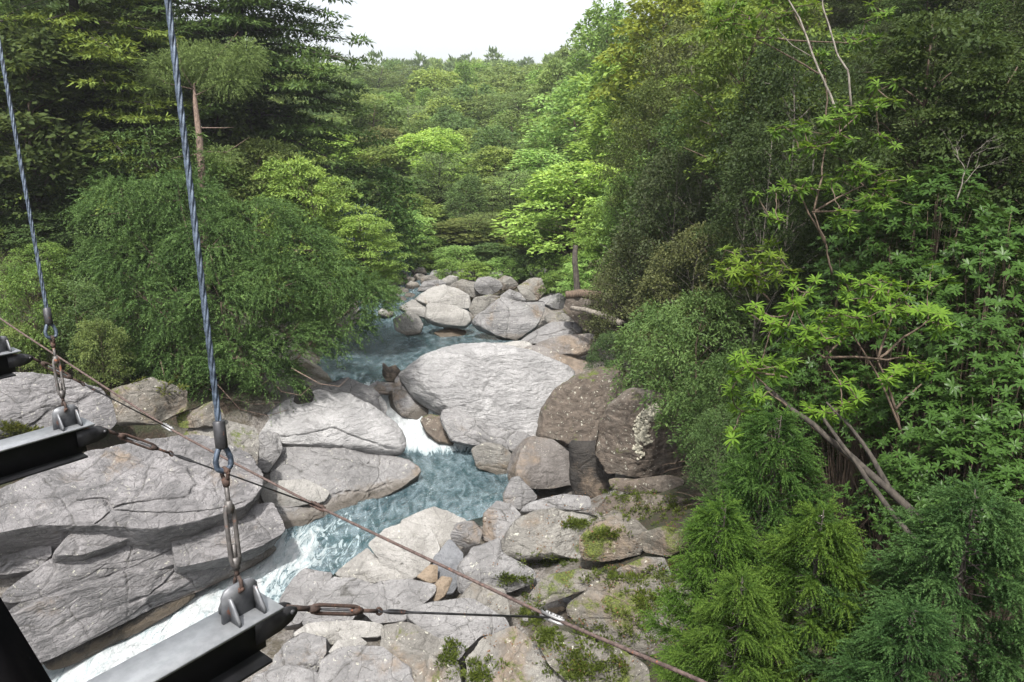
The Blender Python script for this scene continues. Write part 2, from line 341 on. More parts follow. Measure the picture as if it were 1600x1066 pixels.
def river():
    ys_ = np.concatenate([np.arange(2, 30, .09), np.arange(30, 60, .22)]); us = np.linspace(-.08, 1.08, 90)
    Y, U = np.meshgrid(ys_, us, indexing='ij'); y = Y.ravel(); u = U.ravel()
    xl, xr = interp(y, XL) - .5, interp(y, XR) + .7; x = xl + (xr - xl) * u
    rap = interp(y, [(2, .84), (17.2, .84), (18.6, .78), (19.6, .55), (20.6, .42), (21.6, .2), (22.6, .05), (23.6, .1), (24.2, .45), (24.7, .95), (26.3, 1), (26.8, .75), (27.5, .12), (28.5, .0), (37, .0), (38, .35), (40, .5), (42, .35), (60, .3)])
    c = interp(y, [(2, .5), (17, .45), (20, .33), (22, .35), (24.2, .42), (60, .5)])
    wd = interp(y, [(2, .75), (18, .6), (20, .34), (22, .3), (24, .3), (24.6, .6), (27, .6), (60, .7)])
    fo = np.clip(rap * (1.12 - np.abs(u - c) / wd * .5), 0, 1)
    P3 = np.stack([x, y, 0 * x], 1)
    rough = np.clip(rap, 0, 1)
    z = interp(y, ZW) + fbm(P3 * np.array([1.3, .8, 1]), 4, 5) * (.03 + .16 * rough) + fbm(P3 * 3.1, 3, 8, True) * .09 * rough
    nx = len(us); ny = len(ys_); i = np.arange(ny - 1)[:, None] * nx; j = np.arange(nx - 1)[None]
    q = np.stack([i + j, i + j + 1, i + nx + j + 1, i + nx + j], -1).reshape(-1, 4)
    b = MB(); b.add(np.stack([x, y, z], 1), q, None, fo)
    tag(b.build('river_water', M['water'], smooth=True, attr='wet'), kind='structure')
river()

# ------------------------------------------------------------------ rocks
_cs = {}
def cube_sphere(n):
    if n in _cs: return _cs[n]
    a = np.tan(np.linspace(-1, 1, n + 1) * PI / 4); V = []; Q = []; idx = {}
    for ax in range(3):
        for sg in (-1, 1):
            A, B = np.meshgrid(a, a, indexing='ij'); P = np.zeros((n + 1, n + 1, 3)); P[..., ax] = sg; P[..., (ax + 1) % 3] = A; P[..., (ax + 2) % 3] = B
            base = len(V) * (n + 1) ** 2; i, j = np.meshgrid(np.arange(n), np.arange(n), indexing='ij'); k = base + i * (n + 1) + j
            q = np.stack([k, k + n + 1, k + n + 2, k + 1], -1).reshape(-1, 4)
            Q.append(q if sg > 0 else q[:, ::-1]); V.append(P.reshape(-1, 3))
    V = norm(np.concatenate(V)); Q = np.concatenate(Q)
    key = np.round(V * 1e5).astype(np.int64); _, first, inv = np.unique(key, axis=0, return_index=True, return_inverse=True)
    inv = inv.ravel(); _cs[n] = (V[first], inv[Q]); return _cs[n]
ROCKS = []
LB, RB, FB = 'bedrock slabs of the left bank', 'rocks of the near right bank', 'boulders round the upper pool'
def rock(name, label, poly, z=None, t=None, tilt=60, yaw=0, th=.45, p=2.8, mat='granite', amp=.05, facets=4, cracks=0, seed=None, n=None, group=None, cat='rock', rnd=.10, back=None, grow=1.0):
    seed = seed if seed is not None else len(ROCKS) + 1; rng = np.random.default_rng(seed)
    poly = np.array(poly, float); c = poly.mean(0)
    C = at(c[0], c[1], t) if t else on_z(c[0], c[1], z)
    az = math.atan2(-C[0], -C[1]) + math.radians(yaw)                 # towards the viewer, turned by yaw
    ti = math.radians(tilt); hdir = np.array([math.sin(az), math.cos(az), 0]); nrm = hdir * math.sin(ti) + np.array([0, 0, math.cos(ti)])
    e1 = norm(np.cross(np.array([0, 0, 1.]), hdir)); e2 = np.cross(nrm, e1)
    if e2[2] < 0: e1, e2 = -e1, -e2
    L = []
    cam0 = np.array([0, 0, CAM_H])
    for q in poly:
        r = ray(*q); tt = np.dot(C - cam0, nrm) / np.dot(r, nrm); d = cam0 + r * tt - C; L.append((d @ e1, d @ e2))
    L = np.array(L) * (grow * (1.08 if p >= 2.9 and group == LB else 1.0)); cc = np.array([0., 0.])
    S = []
    for i in range(len(L)):
        a, b = L[i], L[(i + 1) % len(L)]; S += [a + (b - a) * f for f in np.linspace(0, 1, 24, endpoint=False)]
    S = np.array(S); th_ = np.arctan2(S[:, 1], S[:, 0]); rr = np.hypot(S[:, 0], S[:, 1]); o = np.argsort(th_); th_, rr = th_[o], rr[o]
    g = np.linspace(-PI, PI, 361); R = np.interp(g, np.concatenate([th_ - 2 * PI, th_, th_ + 2 * PI]), np.concatenate([rr] * 3))
    k = max(1, int(rnd * 60)); w = np.hanning(2 * k + 3); w /= w.sum(); R = np.convolve(np.concatenate([R[-41:-1], R, R[1:41]]), w, 'same')[40:-40]
    size = float(np.mean(R)); thick = th * size
    name = {'rock_slab': 'rock', 'rock_band': 'rock', 'rock_wall': 'rock', 'rock_block': 'rock', 'rock_face': 'rock', 'rock_ledge': 'rock'}.get(name, name)
    if p >= 2.9:                                                     # blocks: the outline is the top edge, the sides go down into the bank
        C = C - nrm * thick * .75; p = 6.5; rnd = min(rnd, .04); back = back or 1.3
    ext = R.max() * F_PX * .64 / np.linalg.norm(C - cam0)
    n = n or int(np.clip(ext * .7, 14, 110))
    V, Q = cube_sphere(n)
    x, y, zz = V.T; rho = np.hypot(x, y); ang = np.arctan2(y, x)
    s = (rho ** p + np.abs(zz) ** p) ** (-1 / p); rho = rho * s; h = zz * s
    ux, uy = rho * np.cos(ang), rho * np.sin(ang)
    front = h > 0
    for _ in range(facets):
        gx, gy = rng.normal(0, .42, 2); lim = rng.uniform(.55, .95) + gx * ux + gy * uy
        k_ = .07; m_ = np.clip((lim - h) / k_ * .5 + .5, 0, 1); hs_ = h * m_ + lim * (1 - m_) - k_ * m_ * (1 - m_)
        h = np.where(front, np.maximum(hs_, -.2), h)
    Rv = np.interp(ang, g, R) * rho
    bk = thick * 1.1 if back is None else back * size
    P_ = C + np.outer(Rv * np.cos(ang), e1) + np.outer(Rv * np.sin(ang), e2) + np.outer(np.where(front, h * thick, h * bk), nrm)
    out = norm(P_ - C + nrm * .15 * size)
    off = rng.uniform(-50, 50, 3)
    d = fbm(P_ * (1.1 / size) + off, 4, seed) * amp * size * 1.3 + fbm(P_ * 2.6 + off, 4, seed + 5, True) * min(amp * size * .8, .09)
    d = d + fbm(P_ * 9 + off, 3, seed + 7) * min(.03, amp * size * .5)
    if cracks:
        ns = int(cracks); seeds = np.stack([rng.uniform(-1, 1, ns), rng.uniform(-1, 1, ns)], 1)
        uv = np.stack([ux, uy], 1) + .10 * np.stack([fbm(P_ * 1.2 + off, 3, 91), fbm(P_ * 1.2 + off, 3, 92)], 1)
        D = np.sort(np.hypot((uv[:, None, 0] - seeds[None, :, 0]) * .6, (uv[:, None, 1] - seeds[None, :, 1]) * 1.25), axis=1); f = (D[:, 1] - D[:, 0])
        near = np.argmin(np.hypot((uv[:, None, 0] - seeds[None, :, 0]) * .6, (uv[:, None, 1] - seeds[None, :, 1]) * 1.25), axis=1)
        hgt = rng.uniform(-1, 1, ns)[near] * .09 * thick
        d = d + np.where(front, hgt * np.clip(f / .06, 0, 1) - .10 * min(size, 1.2) * np.exp(-(f / .022) ** 2) * (rho < .97), 0)
    P_ = P_ + out * d[:, None]
    wet = np.clip(1.0 - (P_[:, 2] - zw(P_[:, 1])) / .55, 0, 1)
    b = MB(); b.add(P_ - C, Q, None, wet)
    o = b.build(name, M[mat], loc=C, smooth=True, attr='wet'); tag(o, label, cat, group); ROCKS.append(o); return o

LB, RB, FB = 'bedrock slabs of the left bank', 'rocks of the near right bank', 'boulders round the upper pool'
# left bank, from the forest edge down to the white water
rock('rock_slab', 'grey lichen spotted rock hump behind the middle bridge beam, at the far left edge', [(-60, 600), (0, 587), (38, 587), (112, 597), (159, 610), (183, 651), (172, 672), (121, 676), (57, 680), (-60, 680)], z=4.1, tilt=50, th=.3, mat='slab', group=LB, cracks=4)
rock('boulder', 'brown mossy boulder under the cedar beside the grey rock hump', [(172, 610), (236, 592), (292, 610), (290, 640), (245, 662), (185, 664)], z=4.0, tilt=58, th=.5, mat='mossy', group=LB, cat='boulder')
rock('boulder', 'small brown boulder in the shade left of the near hanger cable', [(275, 648), (338, 625), (352, 654), (330, 668), (280, 668)], z=3.4, tilt=60, th=.6, mat='mossy', group=LB, cat='boulder')
rock('rock_slab', 'broad coarse grey slab between the middle beam and the near turnbuckle', [(-90, 790), (0, 762), (60, 735), (148, 698), (230, 688), (310, 684), (378, 712), (400, 752), (372, 788), (288, 812), (232, 820), (150, 814), (70, 812), (-90, 840)], z=2.75, tilt=34, yaw=-14, th=.20, p=3.6, mat='slab', group=LB, cracks=7, amp=.03)
rock('rock_slab', 'yellowish cracked block below the brown boulders beside the near hanger socket', [(285, 690), (300, 664), (352, 654), (398, 668), (402, 704), (398, 736), (340, 720)], z=2.75, tilt=44, yaw=-8, th=.3, p=3.4, mat='halfmoss', group=LB, cracks=4)
rock('rock_block', 'squarish light grey block below the slab at the left edge of the photo', [(-50, 815), (40, 802), (68, 812), (76, 864), (52, 884), (8, 890), (-50, 890)], z=1.95, tilt=52, th=.5, p=3.4, mat='slab', group=LB)
rock('rock_block', 'pale wedge of rock with a small hollow above the long crack on the left bank', [(84, 866), (132, 812), (180, 802), (240, 808), (226, 824), (192, 842), (132, 864)], z=1.95, tilt=42, yaw=-10, th=.35, p=3, mat='slab', group=LB, cracks=3)
rock('rock_band', 'long tapering band of grey rock under the pale wedge on the left bank', [(10, 926), (84, 870), (160, 858), (224, 830), (276, 818), (286, 842), (256, 858), (192, 886), (120, 908), (30, 938)], z=1.35, tilt=46, yaw=-14, th=.3, p=3.2, mat='slab', group=LB, cracks=5)
rock('rock_band', 'ribbed grey slab behind the body of the near turnbuckle', [(272, 818), (320, 800), (372, 788), (424, 782), (438, 828), (400, 850), (360, 862), (284, 880)], z=1.25, tilt=44, yaw=-14, th=.3, p=3.2, mat='slab', group=LB, cracks=5)
rock('rock_band', 'thin ledge of rock just above the low wall by the white water', [(20, 946), (120, 906), (192, 886), (256, 858), (290, 872), (260, 886), (180, 906), (90, 936), (26, 962)], z=.95, tilt=46, yaw=-14, th=.35, p=3.2, mat='slab', group=LB, cracks=4)
rock('rock_wall', 'low purplish grey rock wall standing along the left side of the white water', [(24, 962), (100, 932), (180, 904), (280, 880), (372, 858), (400, 862), (430, 846), (440, 858), (384, 892), (308, 926), (248, 946), (200, 970), (148, 994), (100, 1020), (50, 1040), (20, 1020)], z=.25, tilt=72, yaw=-18, th=.22, p=3.4, mat='slab', group=LB, cracks=8, amp=.04)
rock('rock_ledge', 'dark wet rock foot at the base of the low wall beside the rapids', [(60, 1030), (108, 1010), (204, 962), (248, 938), (312, 920), (300, 940), (255, 966), (222, 985), (180, 1004), (132, 1030), (80, 1052)], z=-.45, tilt=62, yaw=-14, th=.4, mat='dark', group=LB)
rock('rock_slab', 'smooth rounded grey slab under the cedar beside the small cascade', [(395, 682), (408, 650), (450, 622), (500, 606), (537, 616), (582, 640), (616, 663), (633, 686), (628, 711), (575, 704), (500, 698), (440, 694)], z=1.75, tilt=40, yaw=-10, th=.36, p=2.6, mat='dome', group=LB, cracks=3, amp=.035)
rock('rock_slab', 'low pale cracked slab running down to the lower pool', [(428, 700), (500, 694), (575, 700), (628, 711), (654, 728), (626, 748), (600, 764), (556, 784), (512, 786), (470, 770), (436, 756)], z=.75, tilt=30, yaw=-12, th=.22, p=3, mat='granite', group=LB, cracks=8, amp=.04)
rock('rock_block', 'upright light block beside a round hollow, left of the rounded slab', [(399, 728), (402, 684), (416, 674), (434, 678), (440, 702), (418, 736)], z=1.75, tilt=60, th=.6, p=3.6, mat='granite', group=LB, cat='rock')
rock('rock_block', 'small white rounded block below the pale cracked slab', [(405, 768), (422, 752), (476, 750), (516, 769), (508, 785), (442, 793), (412, 785)], z=.62, tilt=48, yaw=-8, th=.45, mat='cream', group=LB)
rock('rock_block', 'wet brown edged rock at the waterline under the white rounded block', [(432, 830), (424, 790), (470, 790), (515, 783), (560, 778), (540, 796), (490, 812), (450, 836)], z=.1, tilt=42, yaw=-14, th=.35, p=3, mat='granite', group=LB, cracks=3)
rock('rock_block', 'flat topped grey rock at the lip of the cascade below the cedar', [(505, 600), (545, 588), (577, 602), (603, 627), (602, 650), (575, 640), (540, 622)], z=2.1, tilt=46, yaw=-10, th=.45, p=3, mat='granite', group=LB)
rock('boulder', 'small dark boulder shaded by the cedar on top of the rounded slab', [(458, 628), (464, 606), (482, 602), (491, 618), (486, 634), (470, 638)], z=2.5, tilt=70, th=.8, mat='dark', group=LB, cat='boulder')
# the great boulder of the middle and what lies round it
CB = 'boulders round the cascade'
rock('boulder', 'biggest boulder of the river, a broad pale dome with flow lines in its middle', [(622, 590), (641, 573), (665, 559), (690, 550), (721, 543), (770, 542), (819, 549), (853, 562), (894, 580), (905, 600), (880, 640), (850, 668), (832, 690), (800, 692), (770, 680), (740, 668), (710, 655), (680, 640), (648, 622)], z=1.85, tilt=47, th=.62, p=2.1, mat='dome', facets=1, amp=.035, group=CB, cat='boulder', n=96, rnd=.05)
rock('rock_slab', 'long low pale rock tucked along the foot of the biggest boulder', [(688, 655), (692, 640), (712, 640), (745, 660), (790, 676), (830, 676), (828, 700), (811, 712), (775, 700), (735, 697), (706, 690)], z=.85, tilt=48, yaw=-12, th=.4, mat='granite', group=CB, cracks=2)
rock('boulder', 'grey angular rock splitting the top of the cascade', [(614, 606), (642, 598), (662, 618), (690, 648), (668, 655), (632, 646), (618, 628)], z=1.5, tilt=52, yaw=-20, th=.5, p=3, mat='granite', group=CB)
rock('boulder', 'wet dark brown rock at the right side of the white cascade', [(655, 655), (672, 648), (692, 652), (708, 680), (708, 696), (684, 692), (666, 676)], z=.75, tilt=48, yaw=-14, th=.5, mat='brown', group=CB)
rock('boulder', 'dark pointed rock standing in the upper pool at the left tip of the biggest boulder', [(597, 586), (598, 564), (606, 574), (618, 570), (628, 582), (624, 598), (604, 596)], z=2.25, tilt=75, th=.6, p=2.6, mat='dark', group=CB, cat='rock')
rock('boulder', 'small mid grey rock beside the dark pointed rock', [(616, 596), (628, 578), (642, 584), (646, 600), (634, 608), (620, 606)], z=2.05, tilt=66, th=.7, mat='granite', group=CB)
rock('boulder', 'flat pale rock in the sill between upper pool and cascade', [(576, 604), (590, 596), (620, 598), (624, 610), (606, 616), (588, 614)], z=1.95, tilt=36, th=.4, mat='granite', group=CB)
rock('boulder', 'yellow green mossy boulder at the head of the lower pool', [(736, 702), (757, 691), (781, 695), (809, 719), (807, 742), (778, 744), (745, 730)], z=.42, tilt=60, yaw=-10, th=.75, mat='halfmoss', group=CB, cat='boulder', facets=3)
rock('boulder', 'angular grey boulder with a white patch, right of the mossy boulder', [(807, 735), (817, 702), (836, 680), (868, 684), (896, 711), (903, 756), (862, 764), (826, 764), (810, 752)], z=1.1, tilt=64, yaw=-18, th=.75, p=3.2, mat='patched', group=CB, cat='boulder', facets=5)
rock('boulder', 'brown rounded boulder overhanging a dark gap, leaning on the biggest boulder', [(836, 684), (846, 640), (866, 612), (898, 588), (932, 576), (969, 570), (990, 595), (966, 622), (954, 655), (938, 698), (894, 700), (858, 690)], z=2.25, tilt=72, yaw=-6, th=.9, p=2.15, mat='brown', group=CB, cat='boulder', facets=3, n=70)
B2 = rock('boulder', 'darkest brown boulder with a curled pale lichen scar, beside the shrubs', [(931, 705), (937, 663), (956, 627), (984, 608), (1025, 612), (1066, 640), (1080, 685), (1060, 734), (999, 744), (948, 738)], z=2.75, tilt=72, yaw=-4, th=.95, p=2.15, mat='brown', group=CB, cat='boulder', facets=3, n=70)
rock('boulder', 'dark rock standing in for shade in the gap under the two brown boulders', [(890, 690), (940, 690), (960, 740), (962, 778), (905, 785), (890, 750)], z=1.2, tilt=80, th=.4, mat='dark', group=CB)  # shade of the recess put into a dark rock colour
rock('rock_ledge', 'thin brown ledge lying under the darkest brown boulder', [(950, 746), (992, 749), (1043, 742), (1072, 750), (1060, 768), (992, 772), (955, 764)], z=1.85, tilt=62, th=.7, mat='brown', group=CB)
# round the upper pool
rock('boulder', 'large light peaked boulder behind the upper pool', [(645, 470), (673, 451), (694, 445), (717, 453), (735, 466), (736, 486), (707, 486), (665, 480)], t=36.5, tilt=60, th=.8, mat='cream', group=FB, cat='boulder')
rock('boulder', 'long pale boulder at the water in front of the peaked boulder', [(664, 500), (667, 476), (683, 474), (712, 479), (732, 488), (738, 502), (728, 512), (696, 511), (675, 506)], t=34.6, tilt=62, th=.7, mat='cream', group=FB, cat='boulder')
rock('boulder', 'pale boulder on the left shore of the upper pool', [(614, 500), (637, 487), (654, 495), (662, 508), (657, 522), (636, 524), (618, 516)], t=34.5, tilt=60, th=.7, mat='cream', group=FB, cat='boulder')
rock('boulder', 'low whitish boulder behind the boulder on the left shore of the upper pool', [(622, 482), (644, 469), (665, 474), (666, 498), (639, 492)], t=36.2, tilt=58, th=.6, mat='cream', group=FB, cat='boulder')
rock('boulder', 'flat pinkish rock awash in the middle of the upper pool', [(677, 520), (705, 510), (730, 517), (722, 527), (689, 528)], z=2.08, tilt=30, th=.4, mat='tan', group=FB)
rock('boulder', 'narrow grey boulder with dark crevice between the long pale and the broad boulder', [(732, 484), (740, 466), (765, 461), (785, 465), (786, 474), (765, 492), (744, 498)], t=35.6, tilt=64, th=.7, mat='halfmoss', group=FB, cat='boulder')
rock('boulder', 'broad ridged boulder at the right shore of the upper pool', [(737, 502), (763, 483), (783, 466), (822, 470), (851, 470), (850, 488), (838, 512), (807, 532), (775, 524), (744, 511)], t=34.2, tilt=54, yaw=-8, th=.5, p=2.8, mat='granite', group=FB, cat='boulder', facets=6)
rock('boulder', 'small pointed grey boulder behind the broad ridged boulder', [(779, 464), (796, 452), (812, 458), (824, 472), (796, 474)], t=36.5, tilt=70, th=.7, mat='granite', group=FB, cat='boulder')
rock('boulder', 'tall grey brown boulder under the trees behind the broad ridged boulder', [(808, 448), (828, 435), (846, 435), (854, 454), (840, 469), (822, 473), (811, 461)], t=38, tilt=72, th=.8, mat='halfmoss', group=FB, cat='boulder')
rock('boulder', 'low grey rock in line behind the peaked boulder, left one', [(650, 456), (662, 440), (690, 437), (700, 446), (670, 456)], t=39, tilt=70, th=.7, mat='granite', group=FB)
rock('boulder', 'low grey rock in line behind the peaked boulder, right one', [(700, 448), (722, 436), (746, 440), (762, 456), (740, 466), (716, 456)], t=39, tilt=70, th=.7, mat='halfmoss', group=FB)
rock('boulder', 'smooth grey rock sloping into the right end of the upper pool', [(808, 536), (836, 517), (862, 504), (903, 505), (912, 520), (875, 530), (835, 538)], z=2.7, tilt=44, th=.4, mat='granite', group=FB)
rock('boulder', 'flat grey slab right of the biggest boulder, nearest the green shrub', [(833, 540), (868, 528), (927, 523), (936, 546), (903, 557), (854, 552)], z=3.0, tilt=44, th=.4, mat='patched', group=FB)
rock('boulder', 'thin white rock showing behind the top of the biggest boulder', [(750, 546), (765, 537), (822, 534), (835, 541), (812, 552), (754, 551)], z=2.45, tilt=40, th=.4, mat='cream', group=FB)
rock('boulder', 'brownish slab wedged between the biggest boulder and the brown rounded boulder', [(812, 548), (833, 540), (875, 553), (922, 566), (932, 578), (901, 590), (862, 574)], z=2.75, tilt=40, th=.35, mat='patched', group=FB)
rock('rock_face', 'dark purple brown rock face behind the fallen log', [(878, 484), (888, 462), (915, 455), (965, 458), (990, 500), (965, 528), (915, 515)], t=31, tilt=74, th=.5, p=3.2, mat='brown', group=FB)
rng = np.random.default_rng(77)
for k, (px, py, s) in enumerate([(608, 447, 10), (622, 441, 9), (640, 438, 8), (615, 462, 9), (628, 455, 8), (607, 476, 9), (646, 448, 10), (618, 434, 7), (632, 431, 6), (603, 490, 10), (655, 434, 8), (626, 470, 8), (640, 462, 7), (612, 426, 6)]):
    a = np.linspace(0, 2 * PI, 9)[:-1] + .3; r_ = s * rng.uniform(.8, 1.15, 8)
    rock('stone', 'small whitish stone in the narrow stream above the upper pool', [(px + 1.25 * r * math.cos(u), py - .75 * r * math.sin(u)) for r, u in zip(r_, a)], z=2.35 + max(0, (480 - py)) * .02, tilt=60, th=.8, mat='cream', seed=300 + k, group='whitish stones in the upper stream', cat='stone')
for k, (px, py, s_, t_) in enumerate([(760, 448, 20, 38.5), (790, 442, 16, 39), (725, 432, 16, 41), (690, 430, 15, 41.5), (672, 440, 13, 40), (770, 432, 14, 40.5), (865, 470, 18, 35), (872, 500, 18, 33.5), (705, 442, 14, 40), (845, 428, 14, 40), (655, 425, 10, 43)]):
    a = np.linspace(0, 2 * PI, 10)[:-1] + k; r_ = s_ * rng.uniform(.8, 1.15, 9)
    rock('boulder', 'grey boulder among those heaped along the back edge of the upper pool', [(px + 1.25 * r * math.cos(u), py - .7 * r * math.sin(u)) for r, u in zip(r_, a)], t=t_, tilt=64, th=.8, mat=['granite', 'halfmoss', 'cream'][k % 3], seed=340 + k, group='boulders heaped behind the upper pool', cat='boulder')
# near right bank
rock('rock_block', 'big cracked pale block at the water, under the rusty guy rope', [(574, 850), (600, 828), (635, 812), (672, 828), (686, 858), (665, 888), (640, 905), (600, 888)], z=.75, tilt=52, yaw=10, th=.42, p=3, mat='cream', group=RB, cracks=4, facets=6)
rock('rock_slab', 'cream slab reaching out into the lower pool', [(622, 815), (655, 800), (679, 791), (702, 800), (732, 812), (706, 838), (690, 858), (670, 834)], z=.42, tilt=34, th=.3, p=3, mat='cream', group=RB, cracks=2)
rock('boulder', 'round light boulder sitting at the end of the cream slab', [(703, 836), (714, 818), (740, 813), (754, 830), (750, 849), (727, 856), (708, 849)], z=.68, tilt=64, th=.8, mat='granite', group=RB, cat='boulder')
rock('rock_slab', 'smooth blue grey slab in the gully between pale block and grey ledge', [(678, 872), (703, 840), (724, 866), (722, 900), (708, 928), (688, 930), (676, 900)], z=.35, tilt=30, th=.25, mat='slate', group=RB)
rock('rock_block', 'lilac grey block nearest the rapids, behind the near beam end', [(436, 935), (455, 908), (474, 888), (520, 894), (514, 912), (484, 942), (470, 974), (440, 978)], z=.32, tilt=44, yaw=8, th=.4, p=3.4, mat='granite', group=RB, facets=5)
rock('rock_block', 'flat topped lilac block in the middle of the near bank', [(478, 944), (500, 918), (520, 900), (560, 904), (592, 912), (586, 930), (546, 968), (520, 976), (472, 976)], z=.55, tilt=40, yaw=10, th=.4, p=3.4, mat='granite', group=RB, cracks=3, facets=5)
rock('rock_block', 'crumbling cracked rock between the flat block and the tan pebble', [(548, 942), (566, 918), (592, 906), (640, 904), (680, 911), (678, 928), (655, 946), (630, 970), (586, 972)], z=.8, tilt=46, yaw=10, th=.4, p=3, mat='granite', group=RB, cracks=7, facets=5)
rock('rock_block', 'low pale rocks heaped at the water below the big cracked block', [(520, 896), (540, 878), (574, 852), (600, 880), (640, 898), (630, 908), (585, 908), (545, 902)], z=.3, tilt=40, th=.4, p=3, mat='cream', group=RB, cracks=5, facets=5)
rock('stone', 'smooth tan stone standing in the gully', [(668, 926), (690, 900), (708, 903), (696, 932), (680, 941)], z=.75, tilt=52, th=.7, mat='tan', group=RB, cat='stone')
rock('stone', 'orange brown stone wedged beside the big cracked block', [(650, 902), (672, 882), (684, 884), (684, 910), (668, 912)], z=.5, tilt=50, th=.5, mat='tan', group=RB, cat='stone')
rock('rock_slab', 'long lilac grey slab lying under the near tie rod', [(631, 962), (645, 946), (690, 938), (740, 934), (790, 962), (800, 985), (752, 990), (728, 1010), (716, 1030), (690, 1006), (655, 980)], z=1.15, tilt=36, yaw=6, th=.32, p=3.2, mat='granite', group=RB, cracks=2, facets=4)
rock('rock_slab', 'largest near slab with mossy joints at the bottom of the photo', [(726, 1024), (752, 992), (802, 974), (830, 1000), (866, 1030), (900, 1090), (850, 1130), (770, 1120), (730, 1080)], z=1.5, tilt=38, yaw=8, th=.32, p=3.2, mat='halfmoss', group=RB, cracks=3, facets=4)
rock('rock_block', 'grey block left of the mossy joint at the bottom of the photo', [(596, 976), (640, 972), (690, 1000), (716, 1036), (720, 1080), (670, 1100), (620, 1060), (594, 1020)], z=1.0, tilt=42, yaw=10, th=.36, p=3.2, mat='halfmoss', group=RB, cracks=5)
rock('rock_block', 'ribbed brownish block below the white stone at the bottom of the photo', [(500, 1030), (530, 1010), (596, 1008), (640, 1040), (650, 1090), (560, 1110), (490, 1090)], z=1.0, tilt=46, yaw=10, th=.4, p=3, mat='granite', group=RB, cracks=5)
rock('stone', 'white rounded stone by the turnbuckle of the near tie rod', [(512, 1020), (528, 1000), (560, 994), (576, 1006), (560, 1016), (530, 1024)], z=1.15, tilt=50, th=.6, mat='cream', group=RB, cat='stone')
rock('rock_block', 'layered dark streaked rock beside the near beam end', [(415, 1050), (440, 1010), (470, 986), (506, 996), (510, 1020), (492, 1050), (480, 1080), (420, 1090)], z=.75, tilt=46, yaw=12, th=.45, p=3, mat='granite', group=RB, cracks=9, facets=6, amp=.08)
rock('rock_block', 'pale angular rock under the turnbuckle of the near tie rod', [(455, 990), (480, 972), (550, 968), (600, 974), (596, 1000), (560, 994), (510, 1006), (470, 1000)], z=.75, tilt=44, th=.4, p=3, mat='cream', group=RB, cracks=5)
rock('rock_block', 'grey slab at the bottom edge below the near beam', [(380, 1090), (400, 1054), (450, 1040), (500, 1052), (520, 1090), (450, 1120)], z=.7, tilt=40, th=.35, mat='granite', group=RB)
rock('boulder', 'long grey boulder with a mossy right end above the near bank', [(777, 858), (806, 812), (832, 800), (865, 795), (915, 800), (942, 812), (938, 838), (906, 874), (872, 870), (813, 878), (780, 868)], z=1.35, tilt=56, th=.5, p=2.8, mat='halfmoss', group=RB, cat='boulder', n=60)
rock('boulder', 'moss capped boulder joined to the long grey boulder', [(905, 842), (937, 808), (961, 797), (999, 815), (1020, 838), (1000, 868), (950, 876), (910, 876)], z=1.85, tilt=58, th=.55, p=2.8, mat='mossy', group=RB, cat='boulder', n=56)
rock('boulder', 'smooth grey boulder at the right edge of the lower pool', [(752, 846), (756, 802), (776, 782), (800, 790), (815, 805), (780, 850)], z=.75, tilt=58, th=.7, mat='granite', group=RB, cat='boulder')
rock('boulder', 'upright light grey boulder between the pool and the white patched boulder', [(786, 772), (798, 748), (811, 744), (840, 776), (828, 792), (812, 798), (788, 790)], z=.75, tilt=66, th=.8, mat='granite', group=RB, cat='boulder')
rock('rock_slab', 'flat topped grey rock behind the long grey boulder', [(808, 802), (826, 786), (879, 773), (922, 775), (924, 796), (865, 800)], z=1.35, tilt=46, th=.45, mat='granite', group=RB)
rock('boulder', 'round shouldered grey boulder beside the gully under the rusty guy rope', [(714, 885), (738, 856), (782, 840), (784, 862), (838, 893), (834, 912), (790, 926), (745, 942), (716, 925)], z=1.05, tilt=54, th=.5, p=2.8, mat='granite', group=RB, cat='boulder', cracks=2)
rock('rock_block', 'small fissured rock below the round shouldered boulder', [(712, 940), (741, 908), (788, 920), (798, 964), (750, 960)], z=1.15, tilt=56, th=.5, p=3, mat='halfmoss', group=RB, cracks=4)
rock('rock_slab', 'dark flat rock with pale top edge left of the ferny slab', [(822, 936), (850, 900), (906, 888), (950, 896), (944, 916), (890, 932), (840, 946)], z=1.55, tilt=52, th=.45, mat='mossy', group=RB)
rock('boulder', 'small blocky boulder beside the cedar sapling', [(962, 890), (1007, 870), (1038, 871), (1050, 899), (1000, 912), (972, 905)], z=2.1, tilt=62, th=.7, mat='halfmoss', group=RB, cat='boulder')
rock('rock_slab', 'broad mossy slab with ferns at the foot of the cedar saplings', [(880, 950), (920, 918), (960, 905), (1020, 900), (1075, 906), (1085, 960), (1060, 1010), (1009, 1030), (950, 1010), (900, 980)], z=2.0, tilt=46, yaw=-6, th=.4, p=2.8, mat='mossy', group=RB, cracks=3, n=64)
rock('boulder', 'mossy rock half under the shrubs right of the moss capped boulder', [(1000, 832), (1040, 822), (1078, 830), (1076, 856), (1043, 870), (1006, 862)], z=2.3, tilt=60, th=.6, mat='mossy', group=RB, cat='boulder')
rock('rock_slab', 'steep brown rock under the moss patch at the bottom of the photo', [(830, 985), (880, 985), (960, 1010), (1010, 1040), (1020, 1110), (930, 1120), (860, 1040)], z=1.7, tilt=50, th=.35, mat='mossy', group=RB, cracks=3)
rock('rock_slab', 'shaded earth brown rock in the hollow above the moss capped boulder', [(930, 800), (950, 775), (1010, 772), (1080, 780), (1090, 820), (1010, 822)], z=1.75, tilt=48, th=.35, mat='brown', group=RB)
